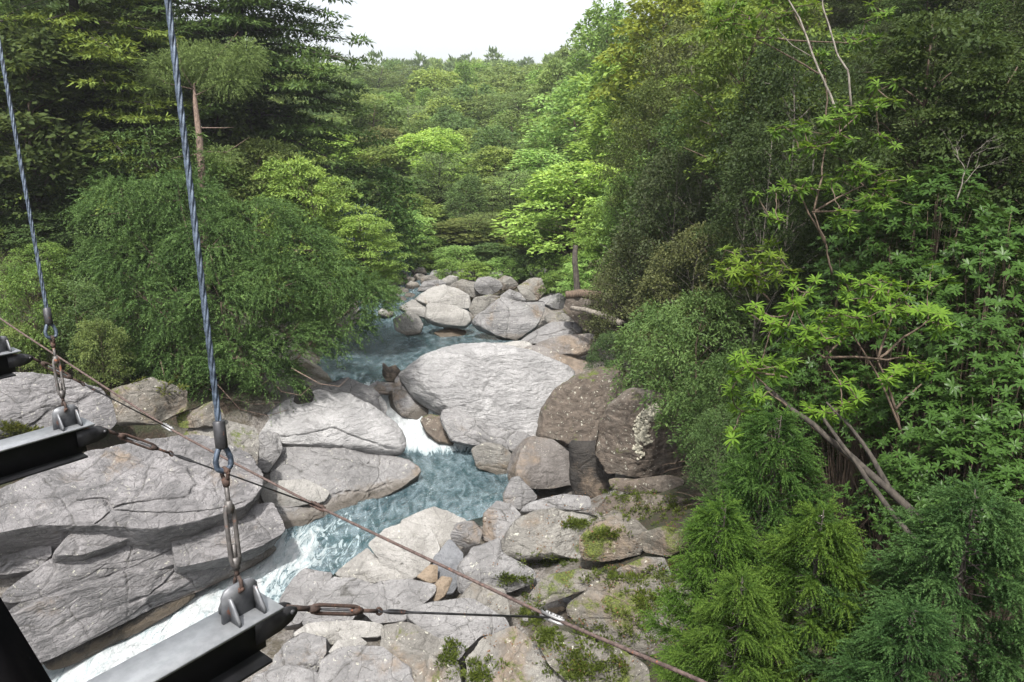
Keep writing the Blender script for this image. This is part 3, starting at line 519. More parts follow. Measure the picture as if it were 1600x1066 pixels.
# loose stones between the blocks
for k in range(46):
    px, py = rng.uniform(440, 900), rng.uniform(890, 1060); s = rng.uniform(4, 9)
    q = on_z(px, py, .8); zt = T1(q[0], q[1]) + .12
    a = np.linspace(0, 2 * PI, 8)[:-1]; r_ = s * rng.uniform(.75, 1.2, 7)
    rock('stone', 'loose fist sized stone lodged between the blocks of the near bank', [(px + 1.2 * r * math.cos(u), py - .8 * r * math.sin(u)) for r, u in zip(r_, a)], z=zt, tilt=55, th=.8, mat=['granite', 'cream', 'granite', 'tan'][k % 4], seed=400 + k, n=9, group='loose stones of the near bank', cat='stone')
# ------------------------------------------------------------------ suspension bridge pieces beside the viewer
BD = norm(np.array([.612, .791, 0])); BS = np.array([BD[1], -BD[0], 0]); DECK = CAM_H - 1.75
def hanger_beam(corner_px, label, brace):
    E_ = on_z(*corner_px, DECK) - BS * .0875; r = empty('bridge_beam', E_, math.atan2(BD[1], BD[0])); tag(r, label, 'bridge beam', 'cross beams of the suspension bridge', 'thing')
    X, Y, Z = np.array([1, 0, 0.]), np.array([0, 1, 0.]), UP                    # local: X along the beam outwards, -Y towards the viewer's right
    b = MB(); LN = 3.2
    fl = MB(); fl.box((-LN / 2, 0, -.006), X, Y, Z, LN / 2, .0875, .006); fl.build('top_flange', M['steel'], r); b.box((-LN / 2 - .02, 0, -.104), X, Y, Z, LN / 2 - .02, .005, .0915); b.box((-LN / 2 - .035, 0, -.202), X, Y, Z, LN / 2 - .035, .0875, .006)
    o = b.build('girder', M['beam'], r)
    br = MB(); pl = [(-.205, 0, .0005), (-.045, 0, .0005), (-.052, 0, .105), (-.068, 0, .128), (-.092, 0, .135), (-.158, 0, .135), (-.182, 0, .128), (-.198, 0, .105)]
    br.prism([(a, -.007, c) for a, _, c in pl], np.array([0, .014, 0]))
    for x in (-.178, -.072):
        for s_ in (-1, 1):
            g = [(x, s_ * .0075, .0005), (x, s_ * .070, .0005), (x, s_ * .070, .022), (x, s_ * .024, .098), (x, s_ * .0075, .098)]; br.prism(g, np.array([.010, 0, 0]))
    br.build('hanger_bracket', M['steel_mid'], r)
    lg = MB(); lp = [(-.09, -.052), (.02, -.05), (.075, -.034), (.10, -.012), (.10, .012), (.075, .03), (.02, .048), (-.09, .06)]
    for y_ in (.016, -.026): lg.prism([(a, y_, -.098 + c) for a, c in lp], np.array([0, .009, 0]))
    lg.tube([(.078, -.034, -.095), (.078, .034, -.095)], .011, 10); lg.build('end_lug', M['steel_dark'], r)
    if brace:
        g = MB(); g.prism([(-.62, -.10, -.222), (-.62, .10, -.222), (-1.05, .16, -.222), (-1.25, .05, -.222), (-1.25, -.14, -.222)], np.array([0, 0, .012])); g.build('gusset_plate', M['rust'], r)
    return r, E_
M['beam'] = simple_mat('steel_beam_dark_paint', (.012, .012, .014), (.025, .025, .028), 7, .5, .1, rust=.05, bump=.06)  # dark paint of web and lower flange, deepened for their shade
BEAMS = [((443, 948), 'nearest grey steel bridge beam, ending in front of the white water', False), ((148, 662), 'middle steel bridge beam with a rusty gusset below, ending over the grey slab', True), ((33, 548), 'farthest steel bridge beam, just showing at the left edge', False)]
BM = [hanger_beam(*a) for a in BEAMS]
def Lp(E_, x, y, z): return np.asarray(E_) + BD * x + np.array([-BD[1], BD[0], 0]) * y + UP * z

def twist_rope(b, p0, p1, R, lobes=4, pitch=.26, step=.010, steps=None):
    p0, p1 = np.asarray(p0, float), np.asarray(p1, float); L = np.linalg.norm(p1 - p0); n = int(L / step); s_ = np.linspace(0, 1, n); k = lobes * 8
    tg = norm(p1 - p0); u = norm(np.cross(tg, [.3, .9, .1])); w = np.cross(tg, u); ph = np.arange(k) * 2 * PI / k
    rr = R * (.60 + .42 * np.abs(np.cos(ph * lobes / 2)) ** .8)
    a = ph[None] + s_[:, None] * L / pitch * 2 * PI
    ring = (p0 + (p1 - p0) * s_[:, None])[:, None] + rr[None, :, None] * (np.cos(a)[..., None] * u + np.sin(a)[..., None] * w)
    i = np.arange(n - 1)[:, None] * k; j = np.arange(k)[None]; m = (j + 1) % k
    b.add(ring.reshape(-1, 3), np.stack([i + j, i + m, i + k + m, i + k + j], -1).reshape(-1, 4))
def arc(c, u, v, r, a0, a1, n=14): return [np.asarray(c) + r * (math.cos(a) * u + math.sin(a) * v) for a in np.linspace(a0, a1, n)]
def turnbuckle(b, p0, p1, side, hw=.019, rr=.0085):
    p0, p1 = np.asarray(p0), np.asarray(p1); d = norm(p1 - p0); L = np.linalg.norm(p1 - p0)
    for s_ in (-1, 1): b.tube([p0 + d * .0, p0 + d * .012 + side * s_ * hw * .7, p0 + d * .035 + side * s_ * hw, p1 - d * .035 + side * s_ * hw, p1 - d * .012 + side * s_ * hw * .7, p1], [.012, rr * 1.15, rr, rr, rr * 1.15, .012], 8)
    for p, q in ((p0, 1), (p1, -1)): b.tube([p - d * .012 * q, p + d * .035 * q], [.014, .0165], 10)
def hanger(E_, top_px, ts, label, scale=1.0):
    pin = Lp(E_, -.125, 0, .112); top = at(*top_px, ts); d = norm(top - pin); top = pin + d * 4.2
    r = empty('hanger_cable', pin); tag(r, label, 'hanger cable', 'hanger cables of the suspension bridge'); S = scale
    side = norm(np.cross(d, BS)); fr = norm(np.cross(side, d)); P_ = lambda h, a=0., c=0.: d * h * S + side * a + fr * c
    b = MB(); b.tube(arc(P_(.012), fr, d, .024, PI * 1.15, PI * 1.85, 10), .008, 7)
    b.tube([P_(0, 0, -.03), P_(0, 0, .03)], .008, 8)
    for s_ in (-1, 1): b.tube([P_(0, 0, .022 * s_), P_(.03, 0, .020 * s_), P_(.048, 0, .006 * s_)], .0075, 7)
    b.tube([P_(.044), P_(.085)], [.009, .009], 8); b.build('shackle', M['rust'], r, smooth=True)
    tb = MB(); turnbuckle(tb, P_(.085), P_(.325), side, .017, .0085); tb.tube([P_(.30), P_(.40)], .0085, 8); tb.tube([P_(.09), P_(.17)], .008, 8); t = tb.build('turnbuckle', M['steel_tb'], r, smooth=True)
    pn = MB(); pn.tube([P_(.392), P_(.42)], [.012, .016], 8); pn.tube(arc(P_(.44), fr, d, .021, 0, 2 * PI, 18), .0075, 7, cap=False); pn.tube([P_(.452, 0, -.026), P_(.452, 0, .026)], .010, 8); pn.build('pin', M['rust'], r, smooth=True)
    th = MB(); loop = [P_(.555, .0, 0), P_(.525, .020), P_(.49, .031), P_(.462, .027), P_(.448, .0), P_(.462, -.027), P_(.49, -.031), P_(.525, -.020), P_(.555)]
    f = np.linspace(0, 8, 41); loop = np.stack([np.interp(f, range(9), np.array(loop)[:, k]) for k in range(3)], 1); loop[1:-1] = (loop[:-2] + loop[1:-1] * 2 + loop[2:]) / 4
    th.tube(loop, .0105, 8); th.build('thimble_loop', M['rope'], r, smooth=True)
    sk = MB(); sk.tube([P_(.535), P_(.54), P_(.635), P_(.64)], [.019, .0225, .0225, .019], 16); sk.build('socket', M['steel_dark'], r, smooth=False)
    cb = MB(); twist_rope(cb, P_(.63), top - pin, .0118); cb.build('cable', M['rope'], r, smooth=True)
    return r
M['steel_tb'] = simple_mat('steel_turnbuckle', (.07, .065, .062), (.13, .12, .115), 20, .5, .4, rust=.35, bump=.2)
hanger(BM[0][1], (262, 0), 2.62, 'nearest blue grey hanger cable with turnbuckle, on the nearest bridge beam')
hanger(BM[1][1], (0, 75), 4.5, 'second hanger cable with turnbuckle, on the middle bridge beam')
hanger(BM[2][1], (-8, 470), 6.2, 'farthest hanger cable, barely visible at the left edge')

# guy rope that runs outside the bridge, with its three clamps and tie rods
GP = [at(1240, 1140, 2.9), at(1100, 1066, 3.45), at(857, 963, 4.36), at(497, 792, 6.07), at(267, 672, 7.15), at(30, 518, 9.3), at(-150, 395, 12.0), at(-330, 300, 16)]
gr = empty('guy_rope', GP[2]); tag(gr, 'rusty guy rope running diagonally below the bridge to the bottom edge', 'guy rope'); g0 = GP[2]
f = np.linspace(0, len(GP) - 1, 120); gpath = np.stack([np.interp(f, range(len(GP)), np.array(GP)[:, k]) for k in range(3)], 1)
for _ in range(6): gpath[1:-1] = (gpath[:-2] + 2 * gpath[1:-1] + gpath[2:]) / 4
b = MB()
for a, c in zip(gpath[:-1], gpath[1:]): pass
def long_rope(b, path, R, lobes=6, pitch=.2, n=900):
    s_ = np.concatenate([[0], np.cumsum(np.linalg.norm(np.diff(path, axis=0), axis=1))]); q = np.linspace(0, s_[-1], n); P_ = np.stack([np.interp(q, s_, path[:, k]) for k in range(3)], 1); tg = norm(np.gradient(P_, axis=0))
    u = norm(np.cross(tg, [0.1, .2, 1])); w = np.cross(tg, u); k = lobes * 3; ph = np.arange(k) * 2 * PI / k; a = ph[None] + q[:, None] / pitch * 2 * PI; rr = R * (.86 + .16 * np.abs(np.cos(ph * lobes / 2)))
    ring = P_[:, None] + rr[None, :, None] * (np.cos(a)[..., None] * u[:, None] + np.sin(a)[..., None] * w[:, None]); i = np.arange(n - 1)[:, None] * k; j = np.arange(k)[None]; m = (j + 1) % k
    b.add(ring.reshape(-1, 3), np.stack([i + j, i + m, i + k + m, i + k + j], -1).reshape(-1, 4))
b = MB(); long_rope(b, gpath - g0, .0115); b.build('rope', M['rope_rust'], gr, smooth=True)
for i, (E_, lab) in enumerate([(BM[0][1], 'near tie rod with rusty turnbuckle between the nearest beam and the guy rope'), (BM[1][1], 'thin tie rod from the middle beam across behind the near turnbuckle'), (BM[2][1], 'far tie rod from the farthest beam past the second hanger')]):
    gp = GP[2 + i]; k = int(np.argmin(np.linalg.norm(gpath - gp, axis=1))); gp = gpath[k]; td = norm(gpath[k + 1] - gpath[k - 1]); c0 = gp - g0
    st = Lp(E_, .09, 0, -.095); d = norm(gp - st); sd = norm(np.cross(d, UP)); nrm_ = norm(np.cross(td, d))
    cm = MB(); dn = -norm(d - td * np.dot(d, td)); base = c0 + dn * .035
    arcp = [c0 - td * .095, c0 - td * .06 + dn * .022, c0 + dn * .034, c0 + td * .06 + dn * .022, c0 + td * .095]
    for o_ in (-.012, .012): cm.tube(np.array(arcp) + nrm_ * o_, .009, 7)
    for o_ in (-.05, 0, .05): cm.tube([c0 + td * o_ - nrm_ * .026, c0 + td * o_ + nrm_ * .026], .011, 6); cm.box(c0 + td * o_ - dn * .018, td, nrm_, dn, .012, .022, .008)
    cm.build('clamp', M['zinc' if i != 1 else 'rust'], gr, smooth=True)
    r = empty('tie_rod', st); tag(r, lab, 'tie rod', 'tie rods of the guy rope'); Ld = np.linalg.norm(gp - st) - .035
    rb = MB(); rb.tube([(0, 0, 0), d * Ld], .0062, 8)
    for s_ in (-.009, .009): rb.tube([d * .50 + sd * .0, d * .54 + UP * s_, d * .62 + UP * s_, d * .68], .0045, 6)
    rb.build('rod', M['steel_dark'], r, smooth=True)
    tb = MB(); tb.tube([d * -.02, d * .09], [.014, .011], 8); turnbuckle(tb, d * .10, d * .36, np.cross(d, sd), .018, .0085); tb.tube([d * .36, d * .46], .009, 8)
    tb.tube(arc(d * .475, d, UP, .017, 0, 2 * PI, 14), .006, 6); tb.build('turnbuckle', M['rust'], r, smooth=True)
# railing post of the bridge right beside the viewer
pc = at(-92, 1000, 1.25); ax = norm(at(25, 930, 1.25) - at(55, 1020, 1.25)); ax = norm(ax * np.array([1, .0, 1])); sx = norm(np.cross(ax, [0, 1., 0])); sy = np.cross(ax, sx)
r = empty('railing_post', pc - ax * .5); tag(r, 'black steel railing post of the bridge at the lower left corner', 'railing post')
b = MB(); b.box(ax * .55, sx, sy, ax, .088, .05, .62); b.build('post', M['black'], r)
b = MB(); b.tube([ax * .655 - sx * .12, ax * .655 + sx * .125], .016, 8); b.tube([ax * .655 + sx * .088, ax * .655 + sx * .105], .026, 6); b.tube([ax * .715 + sx * .0, ax * .715 + sx * .118], .020, 6); b.build('bolt', M['steel_dark'], r)
# ------------------------------------------------------------------ foliage builders
UP = np.array([0, 0, 1.])
def rnd_unit(rng, n): return norm(rng.normal(size=(n, 3)))
def leaves(b, pos, d, nrm, L, W, tint):
    n = len(pos); d = norm(d); s_ = norm(np.cross(d, nrm)); L = np.broadcast_to(L, (n,))[:, None]; W = np.broadcast_to(W, (n,))[:, None]
    mid = pos + d * L * .45
    v = np.stack([pos, mid + s_ * W * .5, pos + d * L, mid - s_ * W * .5], 1).reshape(-1, 3)
    b.add(v, np.arange(4 * n).reshape(-1, 4), None, np.repeat(np.clip(np.broadcast_to(tint, (n,)), 0, 1), 4))
def bent_leaves(b, pos, d, nrm, L, W, bend, tint):
    n = len(pos); d = norm(d); s_ = norm(np.cross(d, nrm)); nn = norm(np.cross(s_, d)); L = np.broadcast_to(L, (n,))[:, None]; W = np.broadcast_to(W, (n,))[:, None]; bend = np.broadcast_to(bend, (n,))[:, None]
    f = lambda k: pos + d * L * k - nn * L * bend * k * k
    a, c = f(.38), f(.74); lift = nn * W * .10
    v = np.stack([f(0), a + s_ * W * .46 + lift, a - s_ * W * .46 + lift, c + s_ * W * .42 + lift, c - s_ * W * .42 + lift, f(1.0), a, c], 1).reshape(-1, 3)
    i = np.arange(n)[:, None] * 8
    q = np.concatenate([i + np.array([[1, 3, 7, 6]]), i + np.array([[6, 7, 4, 2]])]); t = np.concatenate([i + np.array([[0, 1, 6]]), i + np.array([[0, 6, 2]]), i + np.array([[3, 5, 7]]), i + np.array([[7, 5, 4]])])
    b.add(v, q, t, np.repeat(np.clip(np.broadcast_to(tint, (n,)), 0, 1), 8))
def pad(b, rng, c, u, ra, rb, th, n, L, W, tint=.5, droop=.15, rand=.45, lift=.1):
    u = norm(np.array([u[0], u[1], 0])); v = np.array([-u[1], u[0], 0])
    r = np.sqrt(rng.random(n)); a = rng.random(n) * 2 * PI; edge = 1 + .25 * np.sin(a * 3 + rng.random() * 6) + .18 * np.sin(a * 7 + rng.random() * 6)
    x, y = r * np.cos(a) * ra * edge, r * np.sin(a) * rb * edge
    z = th * rng.normal(0, .5, n) + th * (1 - r * r) - droop * ra * (np.clip(x / ra, -.3, 1.3)) ** 2
    pos = c + x[:, None] * u + y[:, None] * v + z[:, None] * UP
    d = norm((np.cos(a) * r)[:, None] * u + (np.sin(a) * r)[:, None] * v + u * .35 + rnd_unit(rng, n) * .6) - UP * .15
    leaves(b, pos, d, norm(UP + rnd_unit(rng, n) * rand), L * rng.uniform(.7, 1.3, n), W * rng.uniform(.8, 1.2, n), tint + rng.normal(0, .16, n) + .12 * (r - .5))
def sprays(b, pos, d, L, nn, nl, nw, droop, tint, rng):
    n = len(pos); d = norm(d); L = np.broadcast_to(L, (n,)); droop = np.broadcast_to(droop, (n,)); tint = np.broadcast_to(tint, (n,))
    s_ = (np.arange(nn) + .5) / nn; s_ = s_[None] + rng.uniform(-.4, .4, (n, nn)) / nn
    p = pos[:, None] + d[:, None] * (s_ * L[:, None])[..., None] - UP * (droop[:, None] * s_ * s_ * L[:, None])[..., None]
    tg = norm(d[:, None] - UP * (2 * droop[:, None] * s_)[..., None])
    side = norm(np.cross(tg, rnd_unit(rng, n * nn).reshape(n, nn, 3)))
    nd = norm(tg * .8 + side * .75); sd = norm(np.cross(nd, rnd_unit(rng, n * nn).reshape(n, nn, 3)))
    ln = nl * (1.15 - .5 * s_)[..., None] * rng.uniform(.8, 1.2, (n, nn, 1))
    v = np.stack([p - sd * nw * .5, p + sd * nw * .5, p + nd * ln], 2).reshape(-1, 3)
    tt = np.clip(tint[:, None] + .28 * (s_ - .5) + rng.normal(0, .08, (n, nn)), 0, 1)
    b.add(v, None, np.arange(3 * n * nn).reshape(-1, 3), np.repeat(tt.ravel(), 3))
def branch(b, p0, p1, r0, r1, rng, sag=.0, wob=.06, n=7, sides=5):
    p0, p1 = np.asarray(p0, float), np.asarray(p1, float); s_ = np.linspace(0, 1, n)[:, None]; L = np.linalg.norm(p1 - p0)
    off = np.cumsum(rng.normal(0, wob * L / n, (n, 3)), 0); off = off - s_ * off[-1]
    path = p0 + (p1 - p0) * s_ + UP * sag * L * 4 * s_ * (1 - s_) + off
    b.tube(path, np.linspace(r0, r1, n), sides); return path

class Proto:
    def __init__(s, crown, wood, w, h, cmat, wmat, stem='trunk'):
        s.w, s.h, s.stem = w, h, stem
        co = crown.build('crown', cmat); s.crown = co.data; bpy.data.objects.remove(co)
        s.wood = None
        if wood is not None:
            wo = wood.build(stem, wmat, smooth=True); s.wood = wo.data; bpy.data.objects.remove(wo)
def inst(proto, loc, sx, sz, rz, color, label, cat, group=None, name='tree', lean=(0, 0)):
    r = empty(name, loc); r.rotation_euler = (lean[0], lean[1], rz); r.scale = (sx, sx, sz); tag(r, label, cat, group)
    c = bpy.data.objects.new('crown', proto.crown); COL.objects.link(c); c.parent = r; c.color = (*color, 1)
    if sz > 1.35 * sx: k = 1.35 * sx / sz; c.scale = (1, 1, k); c.location = (0, 0, proto.h * (1 - k))
    if proto.wood:
        w = bpy.data.objects.new(proto.stem, proto.wood); COL.objects.link(w); w.parent = r
    return r
def plant(proto, px, ytop, t, wpx, color, label, cat='tree', group=None, name='tree', rz=None, ybase=None, lean=(0, 0)):
    P_ = at(px, ytop, t); zb = (at(px, ybase, t)[2] if ybase is not None else T1(P_[0], P_[1]) - .1); h = P_[2] - zb; w = wpx * t / F_PX
    if h < .25 * w: zb = P_[2] - .3 * w; h = .3 * w
    rz = random.Random(px * 7 + ytop).uniform(0, 6.28) if rz is None else rz
    return inst(proto, (P_[0], P_[1], zb), w / proto.w, h / proto.h, rz, color, label, cat, group, name, lean)

def pad_tree(seed, h, cr, cb, npads, pr, per, L, W, prof, th=.14, tr=.12, cmat='leaf', wmat='bark', droop=.12, inner=.3, rand=.45, elong=1.0, twist=0.):
    rng = np.random.default_rng(seed); b, w = MB(), MB()
    tp = np.array([[0, 0, -.3], [rng.normal(0, .03) * h, rng.normal(0, .03) * h, h * .4], [rng.normal(0, .05) * h, rng.normal(0, .05) * h, h * .75], [rng.normal(0, .05) * h, rng.normal(0, .05) * h, h * .97]])
    zs = np.linspace(-.3, h * .97, 10); tk = np.stack([np.interp(zs, tp[:, 2], tp[:, k]) for k in range(3)], 1)
    w.tube(tk, np.interp(zs, [0, h], [tr, tr * .15]), 7)
    for i in range(npads):
        s_ = min(1, (i + rng.random()) / npads); a = i * 2.39996 + rng.normal(0, .3); R = cr * prof(s_) * (inner + (1 - inner) * math.sqrt(rng.random()))
        z = cb * h + s_ * (1 - cb) * h * .97; c = np.array([math.cos(a) * R, math.sin(a) * R, z]) + np.array([np.interp(z, tp[:, 2], tp[:, 0]), np.interp(z, tp[:, 2], tp[:, 1]), 0])
        k = pr * rng.uniform(.65, 1.25) * (.55 + .45 * prof(s_))
        zt = max(.08 * h, z - R * rng.uniform(.35, .7)); p0 = np.array([np.interp(zt, tp[:, 2], tp[:, 0]), np.interp(zt, tp[:, 2], tp[:, 1]), zt])
        if i % 2 == 0: branch(w, p0, c - UP * th * .4, tr * .38 * (1 - .6 * s_), tr * .05, rng, .05, .12, 6, 4)
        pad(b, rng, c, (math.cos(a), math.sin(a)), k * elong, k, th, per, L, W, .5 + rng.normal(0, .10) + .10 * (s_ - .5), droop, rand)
    return Proto(b, w, 2 * cr, h, M[cmat], M[wmat])
dome = lambda s: math.sqrt(max(0, 1 - (max(0, s - .25) / .78) ** 2)) * (.62 + .38 * min(1, s / .25))
cone = lambda s: (1 - s) ** .75 * .95 + .06
flat = lambda s: .55 + .6 * s - .55 * max(0, s - .6) ** 1.2 * 1.6
PR = {}
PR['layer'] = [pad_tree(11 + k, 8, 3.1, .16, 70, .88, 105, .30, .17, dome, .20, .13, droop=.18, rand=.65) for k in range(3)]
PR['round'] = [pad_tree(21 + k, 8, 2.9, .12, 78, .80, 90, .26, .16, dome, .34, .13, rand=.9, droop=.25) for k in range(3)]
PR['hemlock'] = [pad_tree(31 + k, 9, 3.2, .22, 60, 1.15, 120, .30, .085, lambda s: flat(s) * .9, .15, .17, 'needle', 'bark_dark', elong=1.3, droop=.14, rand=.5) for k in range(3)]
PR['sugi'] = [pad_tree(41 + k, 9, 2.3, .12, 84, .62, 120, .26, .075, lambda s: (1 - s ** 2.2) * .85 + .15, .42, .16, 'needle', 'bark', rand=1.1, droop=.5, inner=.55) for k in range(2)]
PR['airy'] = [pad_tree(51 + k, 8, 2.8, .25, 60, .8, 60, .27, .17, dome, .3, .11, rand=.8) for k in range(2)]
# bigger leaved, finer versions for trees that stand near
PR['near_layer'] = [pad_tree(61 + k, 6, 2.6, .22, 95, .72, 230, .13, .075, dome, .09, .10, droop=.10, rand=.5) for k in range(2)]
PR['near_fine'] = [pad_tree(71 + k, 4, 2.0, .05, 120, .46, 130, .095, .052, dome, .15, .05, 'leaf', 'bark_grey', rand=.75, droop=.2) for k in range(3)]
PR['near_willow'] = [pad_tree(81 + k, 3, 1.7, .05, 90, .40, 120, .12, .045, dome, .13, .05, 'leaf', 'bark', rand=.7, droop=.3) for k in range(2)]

def conifer(seed, h, cr, levels, per, L, W, cb=.12, droop=.10, limb=5, tr=.3):
    rng = np.random.default_rng(seed); b, w = MB(), MB()
    zs = np.linspace(-.4, h, 14); w.tube(np.stack([np.sin(zs * .4) * .12, np.cos(zs * .3) * .1, zs], 1), np.interp(zs, [0, h], [tr, .03]), 8)
    for i in range(levels):
        s_ = i / (levels - 1); z = h * (cb + (1 - cb) * s_ * .97); R0 = cr * ((1 - s_) ** .6 * .95 + .05)
        for j in range(limb):
            a = j * 2 * PI / limb + i * 1.1 + rng.normal(0, .25); R = R0 * rng.uniform(.7, 1.12); u = np.array([math.cos(a), math.sin(a), 0])
            z = h * (cb + (1 - cb) * min(1, max(0, s_ + rng.normal(0, .022))) * .97); tip = np.array([0, 0, z]) + u * R + UP * R * rng.uniform(-.22, .16)
            path = branch(w, (0, 0, z), tip, tr * .28 * (1 - .7 * s_), .012, rng, .04, .10, 9, 5)
            for f in np.linspace(.30, 1.0, max(3, int(R / .62))):
                c = path[int(f * 8)]; sd = np.array([-u[1], u[0], 0]); sgn = rng.choice([-1, 1]); k = (.50 + .22 * rng.random()) * (1.15 - .45 * f) * min(1, R / 2.0 + .3)
                for sg in (-1, 1):
                    cc = c + sd * sg * k * .75 * rng.uniform(.5, 1.2) + UP * rng.normal(0, .05)
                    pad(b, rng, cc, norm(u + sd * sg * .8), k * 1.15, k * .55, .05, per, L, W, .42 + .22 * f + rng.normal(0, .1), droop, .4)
    return Proto(b, w, 2 * cr, h, M['needle'], M['bark_dark'])
PR['fir'] = [conifer(91, 14, 5.6, 20, 64, .22, .075, cb=.2, limb=6), conifer(92, 11, 3.6, 17, 80, .18, .065, cb=.14, limb=6)]

def sugi_mass(seed, lumps, n, L, nn, nl, nw, droop=.55, cmat='needle', wmat='bark_red', base=(0, 0, 0), twigs=True, tipt=.0):
    rng = np.random.default_rng(seed); b, w = MB(), MB(); lumps = [(np.array(c, float), np.array(r, float)) for c, r in lumps]
    tot = sum(r.prod() ** .66 for _, r in lumps); mx = np.max([c + r for c, r in lumps], 0); mn = np.min([c - r for c, r in lumps], 0)
    for c, r in lumps:
        m = int(n * r.prod() ** .66 / tot); u = rnd_unit(rng, m); keep = (u[:, 2] > -.55) & (fbm(u * 2.6 + c * 3, 3, seed + 11) > -.06); u = u[keep]; m = len(u)
        sh = 1 + .34 * fbm(u * 2.2 + c, 3, seed)[:, None]; dep = (rng.random((m, 1)) ** .55) * .42 + .58
        pos = c + u * r * sh * dep; sw = np.stack([fbm(pos * .9 + 31 * q_, 2, seed + 20 + q_) for q_ in range(3)], 1); d = norm(u * np.array([1, 1, .55]) + UP * .2 + sw * 1.1 + rnd_unit(rng, m) * .28)
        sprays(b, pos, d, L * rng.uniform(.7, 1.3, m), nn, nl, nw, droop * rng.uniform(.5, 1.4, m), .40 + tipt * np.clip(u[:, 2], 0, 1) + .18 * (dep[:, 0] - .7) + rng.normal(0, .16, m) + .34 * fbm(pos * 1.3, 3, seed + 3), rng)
        if twigs:
            p0 = np.array(base, float) + np.array([c[0] * .25, c[1] * .25, max(0.05, c[2] * .25)])
            pt = branch(w, p0, c, .05, .015, rng, .05, .1, 7, 5)
            for _ in range(4): branch(w, c, c + rnd_unit(rng, 1)[0] * r * .85, .014, .004, rng, .0, .1, 5, 4)
    w.tube([np.array(base) - UP * .3, np.array(base) + UP * .3, np.array([base[0], base[1], mx[2] * .6])], [.13, .11, .03], 7)
    return Proto(b, w, max(mx[0] - mn[0], mx[1] - mn[1]), mx[2], M[cmat], M[wmat])
def sapling(seed, h, cr, n, L, nn, nl, nw, droop=.5, tipt=.25):
    rng = np.random.default_rng(seed); b, w = MB(), MB(); zs = np.linspace(-.2, h, 8); w.tube(np.stack([zs * .02, zs * 0, zs], 1), np.linspace(.04, .006, 8), 6)
    nb = 70; per = n // nb
    for i in range(nb):
        s_ = (i + .5) / nb; z = h * (.03 + .96 * s_); R = cr * ((1 - s_) ** .7 * .92 + .08) * rng.uniform(.75, 1.12); a = i * 2.39996 + rng.normal(0, .2); u = np.array([math.cos(a), math.sin(a), 0])
        tip = np.array([0, 0, z]) + u * R + UP * R * rng.uniform(.05, .4); path = branch(w, (0, 0, z), tip, .009, .003, rng, -.06, .08, 8, 4)
        m = int(per * (.35 + 1.3 * R / cr)); f = rng.uniform(.22, 1, m) ** .8; k = np.clip((f * 7).astype(int), 0, 6); fr = (f * 7 - k)[:, None]; pos = path[k] * (1 - fr) + path[k + 1] * fr
        tg = norm(path[k + 1] - path[k]); d = norm(tg * .8 + rnd_unit(rng, m) * .62 + UP * .12)
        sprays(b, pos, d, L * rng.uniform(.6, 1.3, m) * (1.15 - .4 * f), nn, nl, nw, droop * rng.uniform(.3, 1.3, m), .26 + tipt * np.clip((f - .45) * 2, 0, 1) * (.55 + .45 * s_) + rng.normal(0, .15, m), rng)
    return Proto(b, w, 2 * cr, h, M['needle'], M['bark_dark'])
PR['sapling'] = [sapling(101, 3.0, 1.25, 3600, .38, 34, .036, .013, tipt=.55), sapling(102, 3.0, 1.3, 4400, .36, 34, .034, .012, tipt=.55)]

def whorls(b, rng, pos, axis, nl, L, W, tint, bend=.25, open_=.55):
    for c, ax in zip(pos, axis):
        n = nl + rng.integers(-2, 3); ax = norm(ax); ref = norm(np.cross(ax, rnd_unit(rng, 1)[0])); o = np.cross(ax, ref); a = np.arange(n) * 2 * PI / n + rng.normal(0, .18, n)
        rad = np.cos(a)[:, None] * ref + np.sin(a)[:, None] * o; op = open_ * rng.uniform(.5, 1.35, n)[:, None]
        d = rad * 1.0 + ax * op; nr = norm(ax - rad * op * .8)
        bent_leaves(b, np.repeat(c[None], n, 0) + rad * .006, d, nr, L * rng.uniform(.75, 1.15, n), W * rng.uniform(.85, 1.1, n), bend * rng.uniform(.4, 1.5, n), tint + rng.normal(0, .08, n))
def glossy_bush(seed, h, cr, n, L, W, nl=8, dark=.45):
    rng = np.random.default_rng(seed); b, w = MB(), MB(); P_, A = [], []
    for i in range(n):
        u = rnd_unit(rng, 1)[0]; u[2] = abs(u[2]) * 1.0 - .15; k = rng.uniform(.55, 1.02); c = np.array([u[0] * cr, u[1] * cr, h * .48 + u[2] * h * .52]) * np.array([k, k, 1]); c = c + rng.normal(0, .08, 3)
        P_.append(c); A.append(norm(u * .32 + UP * .9 + rng.normal(0, .22, 3)))
        if i % 4 == 0: branch(w, (u[0] * .1, u[1] * .1, h * .1), c, .02, .005, rng, .06, .12, 6, 4)
    whorls(b, rng, P_, A, nl, L, W, dark, .22, .35)
    w.tube([(0, 0, -.2), (.05, 0, h * .4), (0, .05, h * .8)], [.05, .035, .01], 6)
    return Proto(b, w, 2 * cr, h, M['gloss'], M['bark'])
PR['glossy'] = [glossy_bush(111 + k, 2.4, 1.3, 330, .14, .046) for k in range(2)]
def bare_tree(seed, h, spread, depth=4):
    rng = np.random.default_rng(seed); w = MB()
    def grow(p, d, L, r, k):
        tip = p + d * L; path = branch(w, p, tip, r, r * .6, rng, .0, .16, 6, 5)
        if k == 0: return
        for _ in range(rng.integers(2, 4)):
            nd = norm(d + rnd_unit(rng, 1)[0] * spread + UP * .12); grow(path[rng.integers(3, 6)], nd, L * rng.uniform(.55, .85), r * .55, k - 1)
    grow(np.array([0, 0, -.2]), norm(np.array([.1, 0, 1])), h * .38, h * .012, depth); return w
